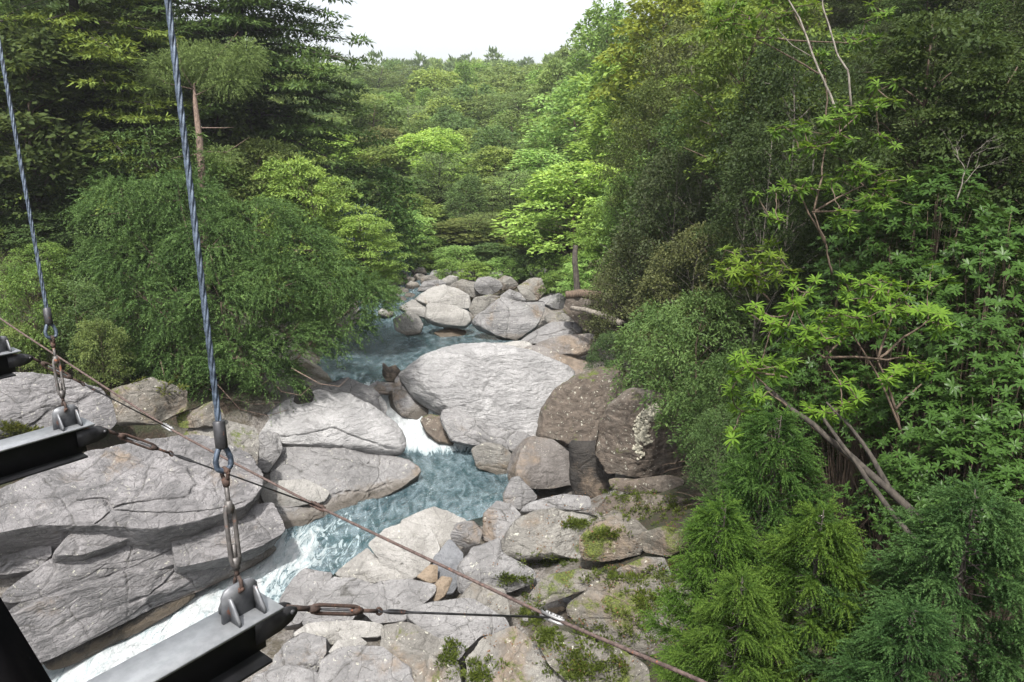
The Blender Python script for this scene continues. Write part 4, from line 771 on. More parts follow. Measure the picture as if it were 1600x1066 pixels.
# ------------------------------------------------------------------ colours of leaves (valley sun and right-slope shade mixed in)
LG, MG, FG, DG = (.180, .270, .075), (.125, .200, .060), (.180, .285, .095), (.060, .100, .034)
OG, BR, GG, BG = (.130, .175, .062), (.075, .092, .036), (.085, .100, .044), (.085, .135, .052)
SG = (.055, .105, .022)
pick = lambda k, i: PR[k][i % len(PR[k])]
# ---- trees of the left bank
plant(pick('fir', 0), 335, -330, 33, 560, DG, 'huge dark fir at top left whose long boughs reach out over the white sky', group='firs of the left bank', name='fir_tree', rz=.4)
plant(pick('fir', 1), 75, -240, 27, 430, (.13, .185, .05), 'fir with bright layered sprays behind the farthest left hanger cable', group='firs of the left bank', name='fir_tree', rz=1.2)
plant(pick('fir', 1), 200, -60, 37, 330, (.045, .066, .025), 'dark slim fir between the two tall firs of the left bank', group='firs of the left bank', name='fir_tree', rz=2.2)
plant(pick('near_layer', 0), 470, 245, 29.5, 190, LG, 'pale yellow green layered tree right above the soft round cedar', name='broadleaf_tree', group='layered trees of the left bank')
plant(pick('near_layer', 1), 560, 335, 29.5, 135, LG, 'pale yellow green layered shrub at the right shoulder of the soft round cedar', name='broadleaf_tree', group='layered trees of the left bank', ybase=470)
plant(pick('near_layer', 0), 400, 215, 31, 180, OG, 'olive layered tree behind the reddish bare trunk', name='broadleaf_tree', group='layered trees of the left bank')
plant(pick('near_layer', 1), 578, 410, 32, 85, LG, 'small pale layered shrub overhanging the left end of the upper pool', name='broadleaf_tree', group='layered trees of the left bank', ybase=492)
plant(pick('round', 0), 580, 262, 40, 125, (.06, .115, .035), 'soft mid green round tree behind the pale layered shrubs, left of the valley', name='broadleaf_tree')
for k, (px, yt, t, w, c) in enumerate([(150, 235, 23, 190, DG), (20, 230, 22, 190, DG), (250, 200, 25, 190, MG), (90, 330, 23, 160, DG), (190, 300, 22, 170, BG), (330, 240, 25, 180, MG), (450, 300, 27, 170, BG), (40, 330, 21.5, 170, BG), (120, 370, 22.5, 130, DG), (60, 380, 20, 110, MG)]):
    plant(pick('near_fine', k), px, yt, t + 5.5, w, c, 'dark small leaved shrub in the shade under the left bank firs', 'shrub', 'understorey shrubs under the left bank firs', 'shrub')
for k, (px, yt, t, w, c, l) in enumerate([(35, 415, 21.5, 130, MG, 'leafy green shrub at the left edge above the farthest bridge beam'), (115, 440, 22, 110, BG, 'leafy shrub between the farthest hanger cable and the soft cedar'), (150, 500, 21.5, 90, OG, 'low olive shrub on the bank just left of the soft cedar'), (20, 510, 21, 90, OG, 'low yellowish shrub behind the farthest bridge beam')]):
    plant(pick('near_willow', k), px, yt, t, w, c, l, 'shrub', None, 'shrub')
rng = np.random.default_rng(23); lp = []
for _ in range(3000):
    y = rng.uniform(27, 95); x = interp(y, XL) - rng.uniform(5, 45)
    if x < -.86 * y - 4 or (y < 34 and x > -13) or any((x - a) ** 2 + (y - c) ** 2 < 11 for a, c in lp): continue
    lp.append((x, y)); k = ['hemlock', 'round', 'sugi', 'layer'][rng.choice(4, p=[.4, .25, .2, .15])]; pr = pick(k, rng.integers(3)); h = rng.uniform(6, 10); wd_ = h * rng.uniform(.6, .85)
    inst(pr, (x, y, T1(x, y) - .2), wd_ / pr.w, h / pr.h, rng.uniform(0, 6.28), [DG, BG, (.07, .10, .036)][rng.integers(3)], 'shaded tree on the wooded slope behind the firs of the left bank', 'tree', 'wood of the left slope', {'sugi': 'cedar_tree', 'hemlock': 'hemlock_tree'}.get(k, 'broadleaf_tree'))
    if len(lp) > 110: break
# ---- the soft cedar that hangs over the slabs
T5, S5 = 25.2, 25.2 / F_PX; B5 = at(385, 630, T5)
def lump(px, py, rx, ry, dy=0.): return ((px - 385) * S5, dy, (630 - py) * S5 * 1.05), (rx * S5, rx * S5 * .8, ry * S5)
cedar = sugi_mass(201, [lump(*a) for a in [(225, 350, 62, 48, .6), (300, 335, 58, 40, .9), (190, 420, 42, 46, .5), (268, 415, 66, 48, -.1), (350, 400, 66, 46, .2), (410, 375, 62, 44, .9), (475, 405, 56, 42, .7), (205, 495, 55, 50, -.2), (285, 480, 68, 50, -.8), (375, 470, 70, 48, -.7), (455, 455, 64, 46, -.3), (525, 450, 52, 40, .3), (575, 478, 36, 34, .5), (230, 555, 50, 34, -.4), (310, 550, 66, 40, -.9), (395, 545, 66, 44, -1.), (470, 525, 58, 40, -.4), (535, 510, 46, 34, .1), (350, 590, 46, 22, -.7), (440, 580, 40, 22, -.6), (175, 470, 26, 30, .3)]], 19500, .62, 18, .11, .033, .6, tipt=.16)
cd_ = inst(cedar, B5, 1, 1, 0, (.078, .136, .046), 'soft rounded cedar with drooping sprays overhanging the slabs behind the near hanger cable', 'tree', None, 'cedar_tree')
rng = np.random.default_rng(5)
w = MB()
for a in [[(330, 590), (375, 640), (420, 650), (450, 640)], [(300, 590), (345, 620), (400, 632), (440, 628)], [(455, 575), (500, 600), (530, 604), (545, 590)], [(250, 560), (262, 610), (285, 640), (300, 655)], [(420, 590), (440, 612), (470, 618), (490, 600)]]:
    w.tube(np.array([at(p[0], p[1], T5 - 1.6 + .12 * i) for i, p in enumerate(a)]), np.linspace(.022, .006, 4), 5)
w.build('dead_twigs', M['bark_red'], cd_, loc=-np.array(B5), smooth=True)
# slender tree with a reddish trunk above the cedar
rt = empty('slender_tree', at(318, 560, 28.5)); tag(rt, 'slender half dead tree with reddish trunk and thin crown above the soft cedar', 'tree')
loc0 = np.array(rt.location)
wd = MB(); q = lambda px, py, dt=0.: at(px, py, 28.5 + dt) - loc0
wd.tube([q(318, 575), q(320, 440), q(317, 300), q(312, 220), q(305, 160), q(303, 130)], [.22, .20, .17, .13, .09, .03], 8)
for a in [[(305, 150), (340, 132), (385, 120)], [(306, 145), (285, 110), (275, 60)], [(312, 200), (350, 200), (366, 199)], [(314, 237), (355, 238), (390, 214)], [(315, 240), (280, 245), (250, 252)], [(316, 280), (290, 278), (258, 284)], [(304, 132), (330, 100), (372, 50)], [(304, 140), (260, 130), (235, 112)]]:
    wd.tube([q(p[0], p[1], .2 * i * (1 if a[1][0] > 310 else -1)) for i, p in enumerate(a)], [.03, .018, .006], 5)
o = wd.build('trunk', M['bark_red'], rt, smooth=True)
cb = MB(); rg = np.random.default_rng(6)
for (px, py, rx, ry) in [(260, 110, 38, 22), (335, 95, 40, 26), (385, 90, 26, 30), (300, 90, 40, 22), (360, 130, 40, 14), (245, 135, 22, 10), (250, 250, 30, 10), (345, 240, 30, 8)]:
    m = int(rx * ry * .6); u = rnd_unit(rg, m); pos = q(px, py) + u * np.array([rx, rx, ry]) * 0.0248 * rg.uniform(.3, 1, (m, 1)); sprays(cb, pos, norm(u + UP * .3), 0.40, 12, .095, .024, .5, .5, rg)
o = cb.build('crown', M['needle'], rt); o.color = (.125, .175, .065, 1)

# ---- trees of the valley head, the ones that stand out
C_ = 'trees of the valley head'
for (k, i, px, yt, t, wp, c, l) in [
    ('sugi', 0, 778, 165, 84, 105, BG, 'dark green lumpy cedar in the middle of the valley head'),
    ('sugi', 1, 742, 200, 88, 80, BG, 'narrow dark cedar just left of the lumpy cedar of the valley head'),
    ('hemlock', 0, 640, 165, 92, 150, (.125, .165, .07), 'wide greyish olive layered tree left of the valley middle'),
    ('hemlock', 1, 735, 240, 66, 135, (.095, .13, .05), 'dark brownish layered tree below the lumpy cedar'),
    ('layer', 0, 905, 255, 40, 205, LG, 'bright yellow green layered tree right of the valley, lit from above'),
    ('airy', 0, 905, 125, 54, 165, FG, 'fresh light green airy tree above the bright layered tree'),
    ('airy', 1, 870, 205, 56, 120, FG, 'fresh light green tree left of the bright layered tree'),
    ('layer', 1, 985, 85, 46, 175, LG, 'yellow green tree high on the right spur under the skyline'),
    ('layer', 2, 1050, -15, 40, 190, (.12, .15, .034), 'yellow green tree at the top right of the sky, next to the brownish tree'),
    ('round', 2, 948, 30, 82, 120, (.10, .14, .055), 'broad dark tree standing on the skyline of the right spur'),
    ('layer', 0, 892, 72, 86, 95, (.10, .14, .055), 'smaller dark tree on the skyline left of the right spur'),
    ('round', 1, 845, 110, 90, 80, MG, 'round green tree where the right spur meets the far ridge'),
    ('round', 0, 918, 48, 72, 110, (.10, .145, .055), 'dark rounded tree under the skyline of the right spur, below the broad dark tree'),
    ('layer', 1, 868, 92, 78, 100, (.12, .17, .06), 'layered tree at the foot of the right spur skyline'),
    ('round', 2, 968, 8, 62, 130, MG, 'tall rounded tree where the right spur meets the top of the photo'),
    ('airy', 0, 848, 235, 52, 130, FG, 'light airy tree directly left of the bright layered tree'),
    ('layer', 2, 962, 165, 43, 160, LG, 'yellow green layered tree above and right of the bright layered tree'),
    ('layer', 1, 868, 335, 45, 125, LG, 'lower yellow green layered tree in front of the light airy trees'),
    ('near_layer', 1, 962, 315, 34, 130, (.12, .19, .05), 'green layered tree right behind the trunk of the bright layered tree'),
    ('near_layer', 0, 925, 395, 34, 95, FG, 'fresh green low tree at the trunk of the bright layered tree'),
    ('layer', 2, 665, 325, 54, 95, LG, 'small pale tree right of the soft mid green round tree'),
    ('layer', 0, 738, 342, 49, 145, (.12, .145, .05), 'low wide pale layered tree above the peaked boulder'),
    ('layer', 1, 812, 380, 46, 100, (.12, .15, .045), 'low pale green tree above the tall grey brown boulder'),
    ('round', 2, 640, 380, 50, 70, MG, 'small green tree at the bend of the stream'),
    ('round', 0, 690, 395, 46.5, 70, BG, 'dark low bush on the stream bank behind the peaked boulder'),
    ('round', 1, 860, 400, 40, 80, MG, 'green bush under the bright layered tree beside the fallen log'),
    ('round', 0, 988, 270, 32, 85, FG, 'light green leafy climber covered tree beside the dark thicket'),
    ('layer', 2, 930, 390, 36, 80, (.10, .15, .035), 'small bright green tree rooted above the fallen log'),
    ('hemlock', 2, 560, 150, 70, 110, OG, 'olive tree right of the huge dark fir'),
    ('layer', 1, 590, 200, 62, 110, (.11, .12, .05), 'pale greyish green tree between the huge dark fir and the valley middle')]:
    plant(pick(k, i), px, yt, t, wp, tuple(v_ * 1.25 for v_ in c), l, 'tree', C_, {'sugi': 'cedar_tree', 'hemlock': 'hemlock_tree'}.get(k, 'broadleaf_tree'))  # sunlight of the valley head put into brighter leaf colours
for k, (px, yt, t, wp) in enumerate([(700, 405, 41, 60), (745, 410, 40.5, 70), (785, 405, 40.5, 70), (830, 398, 40.5, 60), (875, 420, 38, 60), (660, 395, 44, 60), (720, 385, 44, 80), (770, 380, 44.5, 80), (680, 370, 47, 70)]):
    plant(pick(['round', 'layer'][k % 2], k), px, yt, t, wp, [MG, LG, FG, BG][k % 4], 'leafy bush on the bank right behind the far boulders', 'shrub', 'bushes behind the far boulders', 'shrub')
# ---- the rest of the valley wood, each a tree
rng = np.random.default_rng(31)
pts = []
KN = {'layer': ('broadleaf_tree', 'pale layered broadleaf tree in the dense wood of the valley head'), 'round': ('broadleaf_tree', 'rounded green broadleaf tree in the dense wood of the valley head'), 'hemlock': ('hemlock_tree', 'flat layered dark conifer in the dense wood of the valley head'), 'sugi': ('cedar_tree', 'narrow lumpy cedar in the dense wood of the valley head'), 'airy': ('broadleaf_tree', 'fresh light green airy tree in the dense wood of the valley head')}
def proj(p):
    d = np.asarray(p) - np.array([0, 0, CAM_H]); f = d[1] * CP - d[2] * SP; return 800 + F_PX * d[0] / f, 533 - F_PX * (d[1] * SP + d[2] * CP) / f
for _ in range(6000):
    y = 47 + 85 * rng.random() ** .8; x = rng.uniform(-.36 * y - 3, .30 * y + 6); sp = 2.3 + .022 * y
    if interp(y, XL) - .5 < x < interp(y, XR) + .8 and y < 58: continue
    if any((x - a) ** 2 + (y - b) ** 2 < sp * sp for a, b in pts): continue
    pts.append((x, y))
for x, y in pts[:250]:
    k = rng.choice(['layer', 'round', 'hemlock', 'sugi', 'airy'], p=[.27, .2, .2, .22, .11]); z = T1(x, y)
    h = interp(y, [(46, 2.6), (55, 4.2), (70, 6.0), (100, 8.0), (140, 9.5)]) * rng.uniform(.8, 1.25); pr = pick(k, rng.integers(3))
    wd_ = {'sugi': .62, 'hemlock': .9}.get(k, .92) * h * rng.uniform(.85, 1.2) + .8
    up_ = 1.28; c = {'layer': [LG, OG, (.14, .19, .06)], 'round': [MG, BG, (.08, .12, .04)], 'hemlock': [OG, (.10, .135, .05), (.115, .165, .065)], 'sugi': [BG, MG, BG], 'airy': [FG, (.10, .14, .05), FG]}[k][rng.integers(3)]; c = tuple(v_ * up_ for v_ in c)  # leaf colours raised so the valley wood looks sunnier
    inst(pr, (x, y, z - .15), wd_ / pr.w, h / pr.h, rng.uniform(0, 6.28), c, KN[k][1], 'tree', 'the dense wood of the valley head', KN[k][0])
# ---- far slopes and ridge: one wood
def far_wood(name, label, seed, kinds, light, n, L, W):
    rg = np.random.default_rng(seed); b = MB()
    base = []
    for k in range(6):
        m = 330; u = rnd_unit(rg, m); u[:, 2] = np.abs(u[:, 2]) * 1.1 - .1; lump_ = 1 + .3 * fbm(u * 2.1 + k * 9, 3, seed)[:, None]
        lev = np.round(u[:, 2:3] * 4) / 4 if kinds == 'flat' else u[:, 2:3]
        pos = np.concatenate([u[:, :2] * lump_ * rg.uniform(.6, 1, (m, 1)), .55 + .45 * lev * lump_ ** .5 + rg.normal(0, .02, (m, 1))], 1)
        base.append((pos, u))
    cnt = 0
    while cnt < n:
        y = 118 + 330 * rg.random() ** .8; x = rg.uniform(-.62 * y, .55 * y); z = T1(x, y)
        pos, u = base[rg.integers(6)]; h = rg.uniform(5.2, 9) * (1.35 if rg.random() < .12 else 1); r = h * rg.uniform(.32, .46); sp_ = rg.random() < .08; h, r = (h * 1.2, r * .7) if sp_ else (h, r); a = rg.uniform(0, 6.28); ca, sa = math.cos(a), math.sin(a); Rm = np.array([[ca, sa, 0], [-sa, ca, 0], [0, 0, 1]])
        p = pos @ Rm * np.array([r, r, h]) + np.array([x, y, z]); m = len(p); d = norm(u @ Rm + rnd_unit(rg, m) * .7)
        s_ = .7 + y / 300
        leaves(b, p, d, norm(UP * 1.1 + rnd_unit(rg, m) * .8), L * s_ * rg.uniform(.7, 1.3, m), W * s_, light + rg.normal(0, .12) + rg.normal(0, .14, m)); cnt += 1
        if cnt % 9 == 0: b.tube([(x, y, z), (x, y, z + h * 1.1)], [.18, .05], 4)
    o = b.build(name, M['leaf']); o.color = (.16, .225, .10, 1) if kinds == 'flat' else (.20, .275, .11, 1); tag(o, label, 'wood', None, 'stuff')
far_wood('far_wood', 'far wood of dark flat crowned conifers on the ridge under the sky', 7, 'flat', .45, 520, .95, .40)
far_wood('far_wood', 'far wood of lighter broadleaf crowns mixed in on the ridge', 8, 'round', .5, 330, .85, .5)
# bleached snags standing in the far wood
for (px, y0, y1, t, l) in [(718, 185, 142, 112, 'bleached dead snag with broken side limbs standing in the far wood'), (729, 182, 163, 108, 'short bleached stump right of the taller dead snag'), (664, 140, 116, 125, 'thin pale dead trunk left of the bleached snags near the ridge')]:
    w_ = MB(); P0 = at(px, y0, t); P1 = at(px + 1, y1, t); w_.tube([P0 - UP * 6 - P0, (P1 - P0) * .5, P1 - P0], [.5, .35, .14], 6)
    if y0 - y1 > 30:
        for a, dx, dz in [(.55, -1.6, .5), (.7, 1.5, .1), (.78, -1.9, .9), (.62, .9, .6)]: w_.tube([(P1 - P0) * a, (P1 - P0) * a + np.array([dx * .6, 0, dz * .2]), (P1 - P0) * a + np.array([dx, 0, dz])], [.16, .12, .05], 5)
    o = w_.build('dead_snag', M['bark_white'], loc=P0, smooth=True); tag(o, l, 'dead tree')

# ---- the shaded thicket of the right slope
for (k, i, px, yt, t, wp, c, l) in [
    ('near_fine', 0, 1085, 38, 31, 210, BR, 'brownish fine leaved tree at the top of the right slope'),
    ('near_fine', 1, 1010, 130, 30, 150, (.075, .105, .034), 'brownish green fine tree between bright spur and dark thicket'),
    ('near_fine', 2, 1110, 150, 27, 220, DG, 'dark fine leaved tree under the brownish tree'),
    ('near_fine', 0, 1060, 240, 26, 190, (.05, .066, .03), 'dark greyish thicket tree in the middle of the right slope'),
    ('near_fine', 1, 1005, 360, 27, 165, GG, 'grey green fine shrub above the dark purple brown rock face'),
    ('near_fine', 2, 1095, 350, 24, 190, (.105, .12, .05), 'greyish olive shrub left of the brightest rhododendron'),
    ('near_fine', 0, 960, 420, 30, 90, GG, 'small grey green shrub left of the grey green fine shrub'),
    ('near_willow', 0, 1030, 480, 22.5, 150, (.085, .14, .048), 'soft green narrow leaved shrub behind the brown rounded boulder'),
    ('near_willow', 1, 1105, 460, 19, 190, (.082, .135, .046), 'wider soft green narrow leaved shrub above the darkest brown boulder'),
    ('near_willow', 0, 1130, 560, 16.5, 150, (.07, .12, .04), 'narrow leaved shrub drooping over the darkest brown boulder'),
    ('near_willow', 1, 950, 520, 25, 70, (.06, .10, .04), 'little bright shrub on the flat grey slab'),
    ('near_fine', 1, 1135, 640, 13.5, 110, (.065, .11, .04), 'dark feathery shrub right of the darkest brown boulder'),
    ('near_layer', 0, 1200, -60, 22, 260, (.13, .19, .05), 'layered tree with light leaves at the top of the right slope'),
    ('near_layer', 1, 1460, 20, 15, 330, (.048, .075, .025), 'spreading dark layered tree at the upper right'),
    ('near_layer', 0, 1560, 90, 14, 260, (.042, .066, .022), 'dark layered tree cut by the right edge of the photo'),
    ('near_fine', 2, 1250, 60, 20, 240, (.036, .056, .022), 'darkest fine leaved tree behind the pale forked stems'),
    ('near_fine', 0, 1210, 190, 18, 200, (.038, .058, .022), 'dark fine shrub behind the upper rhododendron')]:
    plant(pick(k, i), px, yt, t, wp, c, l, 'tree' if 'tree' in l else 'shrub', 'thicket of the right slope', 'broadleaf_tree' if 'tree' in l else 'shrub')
for k, (px, yt, t, wp) in enumerate([(1480, 250, 12.5, 230), (1570, 330, 11.5, 240), (1430, 390, 12, 200), (1540, 470, 10.5, 240), (1600, 560, 9.6, 240), (1460, 560, 10.6, 190), (1530, 640, 9.4, 230), (1420, 700, 10.2, 170), (1600, 720, 8.8, 210), (1500, 770, 9.0, 170), (1380, 300, 13.5, 190), (1330, 400, 13, 170), (1290, 480, 13, 160), (1350, 560, 12, 160), (1240, 560, 13.2, 150)]):
    plant(pick('glossy', k), px, yt, t, wp, (.044, .088, .022), 'dark glossy evergreen bush in the shade at the right', 'shrub', 'glossy evergreen bushes at the right', 'evergreen_bush')
rng = np.random.default_rng(41); pts = []
LIM = [(-400, 1010), (0, 1010), (60, 930), (130, 870), (260, 860), (400, 880), (470, 945), (520, 985), (560, 1030), (620, 1080), (680, 1085), (1200, 1085)]
for _ in range(9000):
    y = rng.uniform(9.5, 50); x = interp(y, XT) + rng.uniform(-.3, 17); sp = .95 + y * .024
    if x < .30 * y - 2.5 or x > .80 * y + 5: continue
    if any((x - a) ** 2 + (y - b) ** 2 < sp * sp for a, b in pts): continue
    z = T1(x, y); h = rng.uniform(1.6, 2.6) + .09 * max(0, x - 6) + .035 * y; wd_ = rng.uniform(1.7, 2.6) + .035 * y
    bad = False
    for f in (0, .5, .95):
        a, b_ = proj((x - wd_ * .5, y, z + h * f))
        if a < interp(b_, LIM) + 8: bad = True
    if bad: continue
    a, b_ = proj((x, y, z + h))
    if y < 12.5 and b_ > 560: continue
    pts.append((x, y))
    near = y < 19
    k = rng.choice(['near_fine', 'near_willow', 'glossy', 'near_layer'], p=[.5, .15, .15, .2] if near else [.55, .1, 0, .35])
    pr = pick(k, rng.integers(3)); c = [DG, (.038, .062, .023), (.045, .062, .025), (.054, .078, .028)][rng.integers(4)] if y < 34 else [OG, MG, LG, GG][rng.integers(4)]  # dark species on the lower slope, its shade also put into leaf colour
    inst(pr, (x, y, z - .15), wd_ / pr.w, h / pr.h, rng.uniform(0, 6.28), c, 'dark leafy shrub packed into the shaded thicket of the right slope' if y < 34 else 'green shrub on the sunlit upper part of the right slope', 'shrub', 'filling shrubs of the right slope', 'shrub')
    if len(pts) > 230: break
# ---- cedar saplings at the bottom right
for (i, px, yt, t, wp, c, l, yb) in [(0, 1215, 650, 9.2, 260, (.048, .098, .026), 'upright feathery cedar sapling under the leaning trunks', 960), (1, 1285, 800, 7.6, 330, (.068, .124, .026), 'yellow tipped cedar sapling in the bottom right, in front of the upright one', 1180), (0, 1130, 790, 8.6, 220, (.058, .112, .024), 'cedar sapling leaning over the mossy slab', 1090), (1, 1530, 770, 6.6, 460, (.050, .100, .034), 'broad cedar sapling in the bottom right corner of the photo', 1230), (1, 1160, 905, 7.4, 250, (.066, .118, .026), 'low cedar sapling at the bottom edge beside the ferny slab', 1190), (0, 1430, 950, 6.2, 280, (.045, .095, .032), 'lowest cedar sapling at the bottom edge in front of the others', 1250)]:
    plant(pick('sapling', i), px, yt, t, wp, c, l, 'sapling', 'cedar saplings at the bottom right', 'cedar_sapling', ybase=yb)
# ---- rhododendrons
def rhodo(label, basepx, t, nodes, wp, tw, color, seed, L=.135, tint=.55, trad=.026, hang=.3):
    rg = np.random.default_rng(seed); B = at(*basepx, t); r = empty('rhododendron', B); tag(r, label, 'shrub', 'rhododendrons of the right slope'); w_, b = MB(), MB()
    N_ = [np.zeros(3)] + [at(a, c, tt) - B for a, c, tt in nodes]
    for i in range(1, len(N_)): branch(w_, N_[i - 1] if i < 3 else N_[rg.integers(1, i)], N_[i], trad * .8, trad * .4, rg, .02, .1, 7, 6)
    P_, A = [], []
    wp = list(wp) + [(a + rg.normal(0, 15), c + rg.normal(0, 9)) for a, c in wp] + [(a + rg.normal(0, 22), c + rg.normal(4, 14)) for a, c in wp[::2]]
    joints = list(N_[1:]) ; todo = [at(px, py, tw + rg.normal(0, .35)) - B for px, py in wp]
    while todo:                                                      # every shoot grows from the nearest wood there is
        J = np.array(joints); D_ = np.array([np.min(np.linalg.norm(J - p, axis=1)) for p in todo]); p = todo.pop(int(np.argmin(D_)))
        P_.append(p); A.append(norm(UP + rg.normal(0, .24, 3) + np.array([-.08, -.10, 0]))); j = J[int(np.argmin(np.linalg.norm(J - p, axis=1)))]
        pt = branch(w_, j, p, .0105, .0045, rg, -.05, .14, 7, 5); joints += [pt[3], pt[5]]
    whorls(b, rg, P_, A, 11, L * 1.08, L * .24, tint, .30, .42)
    whorls(b, rg, [p - UP * .04 for p in P_], [norm(a * .4 - UP * .2 + rg.normal(0, .2, 3)) for a in A], 6, L * 1.0, L * .27, tint - .3, .75, -.15)
    b.build('crown', M['leaf'], r).color = (*color, 1); w_.build('branches', M['bark'], r, smooth=True)
z6 = lambda l: [(1000 + x / 2.665, 400 + y / 2.665) for x, y in l]; z3 = lambda l: [(1000 + x / 2.665, y / 2.665) for x, y in l]
RC = (.108, .195, .034)
rhodo('largest rhododendron with bright whorls of leaves on thin branches, right of the middle', (1415, 800), 10.6, [(1412, 690, 10.6), (1400, 640, 10.5), (1370, 560, 10.5), (1330, 520, 10.4), (1290, 560, 10.3), (1430, 560, 10.5), (1440, 600, 10.4), (1400, 480, 10.6), (1450, 500, 10.6)],
      z6([(960, 90), (1000, 85), (1050, 110), (1120, 130), (1200, 120), (905, 130), (860, 180), (950, 200), (1000, 140), (1050, 230), (1110, 235), (1160, 230), (1210, 225), (1250, 240), (1260, 300), (830, 250), (750, 265), (690, 340), (660, 355), (740, 320), (780, 350), (830, 330), (870, 300), (920, 300), (970, 290), (1110, 470), (1150, 460), (1190, 455), (1060, 490), (1030, 510), (870, 520), (720, 650), (790, 660), (850, 640), (880, 620), (900, 250), (1000, 200)]), 10.3, RC, 1)
rhodo('rhododendron with bright whorls at the tips of the leaning trunks', (1330, 720), 10.0, [(1260, 660, 9.9), (1200, 612, 9.9), (1170, 580, 10), (1230, 590, 9.9)],
      z6([(430, 420), (450, 460), (510, 440), (600, 460), (640, 440), (470, 480), (430, 650), (520, 670), (390, 730), (580, 280), (600, 300), (560, 270), (640, 195), (660, 190), (710, 150), (640, 130), (440, 230), (380, 570), (620, 660), (480, 570), (420, 500), (560, 470)]), 10.0, RC, 2)
rhodo('small rhododendron glowing brightest yellow green, above the soft green shrubs', (1200, 470), 13.2, [(1170, 430, 13), (1190, 410, 13)],
      z6([(350, 60), (390, 70), (420, 40), (460, 30), (500, 20), (540, 30), (590, 10), (340, 30), (380, 20), (570, 90), (520, 100), (490, 140), (440, 60), (400, 95), (470, 75)]) + z3([(470, 1040), (530, 1030)]), 12.8, (.115, .18, .032), 3, L=.15)
rhodo('upper rhododendron with bright whorls and hanging old leaves under the pale forked stems', (1300, 430), 12.6, [(1290, 380, 12.4), (1270, 330, 12.3), (1240, 290, 12.4), (1350, 330, 12.2), (1350, 290, 12.3), (1290, 230, 12.6), (1340, 180, 12.8)],
      z3([(560, 540), (640, 530), (690, 540), (770, 500), (800, 490), (850, 490), (880, 470), (920, 440), (950, 430), (1000, 420), (990, 350), (740, 580), (790, 560), (830, 560), (680, 610), (700, 610), (1000, 570), (600, 770), (640, 790), (690, 750), (720, 780), (570, 800), (800, 750), (850, 700), (900, 680), (930, 690), (900, 740), (990, 760), (1040, 760), (890, 840), (940, 820), (980, 790), (1040, 820), (970, 850), (840, 880), (800, 890), (560, 900), (580, 920)]), 12.2, (.10, .178, .034), 4, L=.145)
rhodo('high rhododendron with light leaves at the top edge of the right slope', (1290, 200), 14.5, [(1290, 120, 14.4), (1180, 60, 14.4), (1340, 70, 14.4), (1240, 20, 14.4)],
      z3([(860, 180), (900, 175), (980, 155), (940, 80), (1010, 60), (330, 30), (380, 60), (420, 20), (470, 60), (540, 20), (300, 60), (350, 90), (450, 110), (740, 220), (760, 250), (600, 60), (690, 20), (520, 90), (400, 120)]), 14.0, (.10, .175, .036), 5, L=.15)
# leaning trunks, pale stems, bare twigs, logs
def stem(name, label, cat, paths, mat, group=None):
    b = MB(); o0 = np.array(at(*paths[0][0][0]))
    for pts_, r0, r1 in paths:
        P_ = np.array([at(*p) for p in pts_]) - o0; s_ = np.linspace(0, 1, len(P_)); f = np.linspace(0, 1, len(P_) * 5)
        Q_ = np.stack([np.interp(f, s_, P_[:, k]) for k in range(3)], 1); Q_ += fbm(Q_ * 3, 2, 5)[:, None] * .02; b.tube(Q_, np.linspace(r0, r1, len(f)), 8)
    tag(b.build(name, M[mat], loc=o0, smooth=True), label, cat, group)
stem('leaning_trunk', 'thicker dark trunk leaning left above the cedar saplings', 'trunk', [([(1510, 900, 9.2), (1450, 830, 9.3), (1390, 765, 9.4), (1330, 715, 9.6), (1270, 665, 9.8), (1195, 605, 10)], .066, .028), ([(1390, 765, 9.4), (1365, 720, 9.5), (1330, 670, 9.6), (1290, 630, 9.7)], .04, .012)], 'bark_dark')
stem('leaning_trunk', 'thinner trunk leaning left beside the thicker dark trunk', 'trunk', [([(1455, 880, 8.9), (1410, 820, 9.1), (1365, 765, 9.3), (1320, 700, 9.5), (1285, 655, 9.7)], .042, .022)], 'bark_dark')
stem('forked_stem', 'pale crooked stem rising left of its twin over the upper rhododendron', 'trunk', [([(1308, 180, 12.9), (1298, 150, 13), (1280, 110, 13), (1268, 80, 13.2), (1250, 30, 13.4), (1232, 0, 13.5), (1215, -30, 13.6)], .022, .012), ([(1268, 88, 13.2), (1240, 72, 13.2), (1215, 45, 13.3)], .011, .005)], 'bark_grey')
stem('forked_stem', 'pale crooked stem rising right of its twin over the upper rhododendron', 'trunk', [([(1330, 165, 13), (1325, 110, 13), (1308, 85, 13.1), (1295, 40, 13.3), (1285, 10, 13.4), (1285, -20, 13.4)], .019, .011)], 'bark_grey')
for (px, yb, yt, t, sd, l) in [(1155, 395, 285, 19, 3, 'bare pale twigs of a dead shrub above the brightest rhododendron'), (1270, 260, 160, 16, 4, 'bare grey twigs tangled behind the upper rhododendron'), (1120, 330, 290, 18.5, 7, 'small spray of bare white twigs in the dark thicket'), (1500, 290, 190, 11.5, 9, 'thin bare forked stem among the glossy bushes at the right')]:
    h = (yb - yt) * t / F_PX * 1.1; wm = bare_tree(sd, h, .75); tag(wm.build('bare_shrub', M['bark_grey'], loc=at(px, yb, t), smooth=True), l, 'dead shrub')
stem('fallen_log', 'pale slim log leaning on the dark purple brown rock face', 'log', [([(893, 481, 28.3), (915, 484, 27.9), (940, 492, 27.4), (972, 506, 26.8)], .085, .12)], 'bark_grey')
stem('fallen_log', 'short mossy log lying on top of the dark purple brown rock face', 'log', [([(884, 461, 30.4), (905, 459, 30.3), (940, 463, 30)], .16, .2)], 'bark')
stem('tree_trunk', 'brown upright trunk above the short mossy log', 'trunk', [([(902, 462, 31.2), (901, 440, 31.2), (898, 410, 31.2), (899, 385, 31.4)], .15, .11)], 'bark_dark')
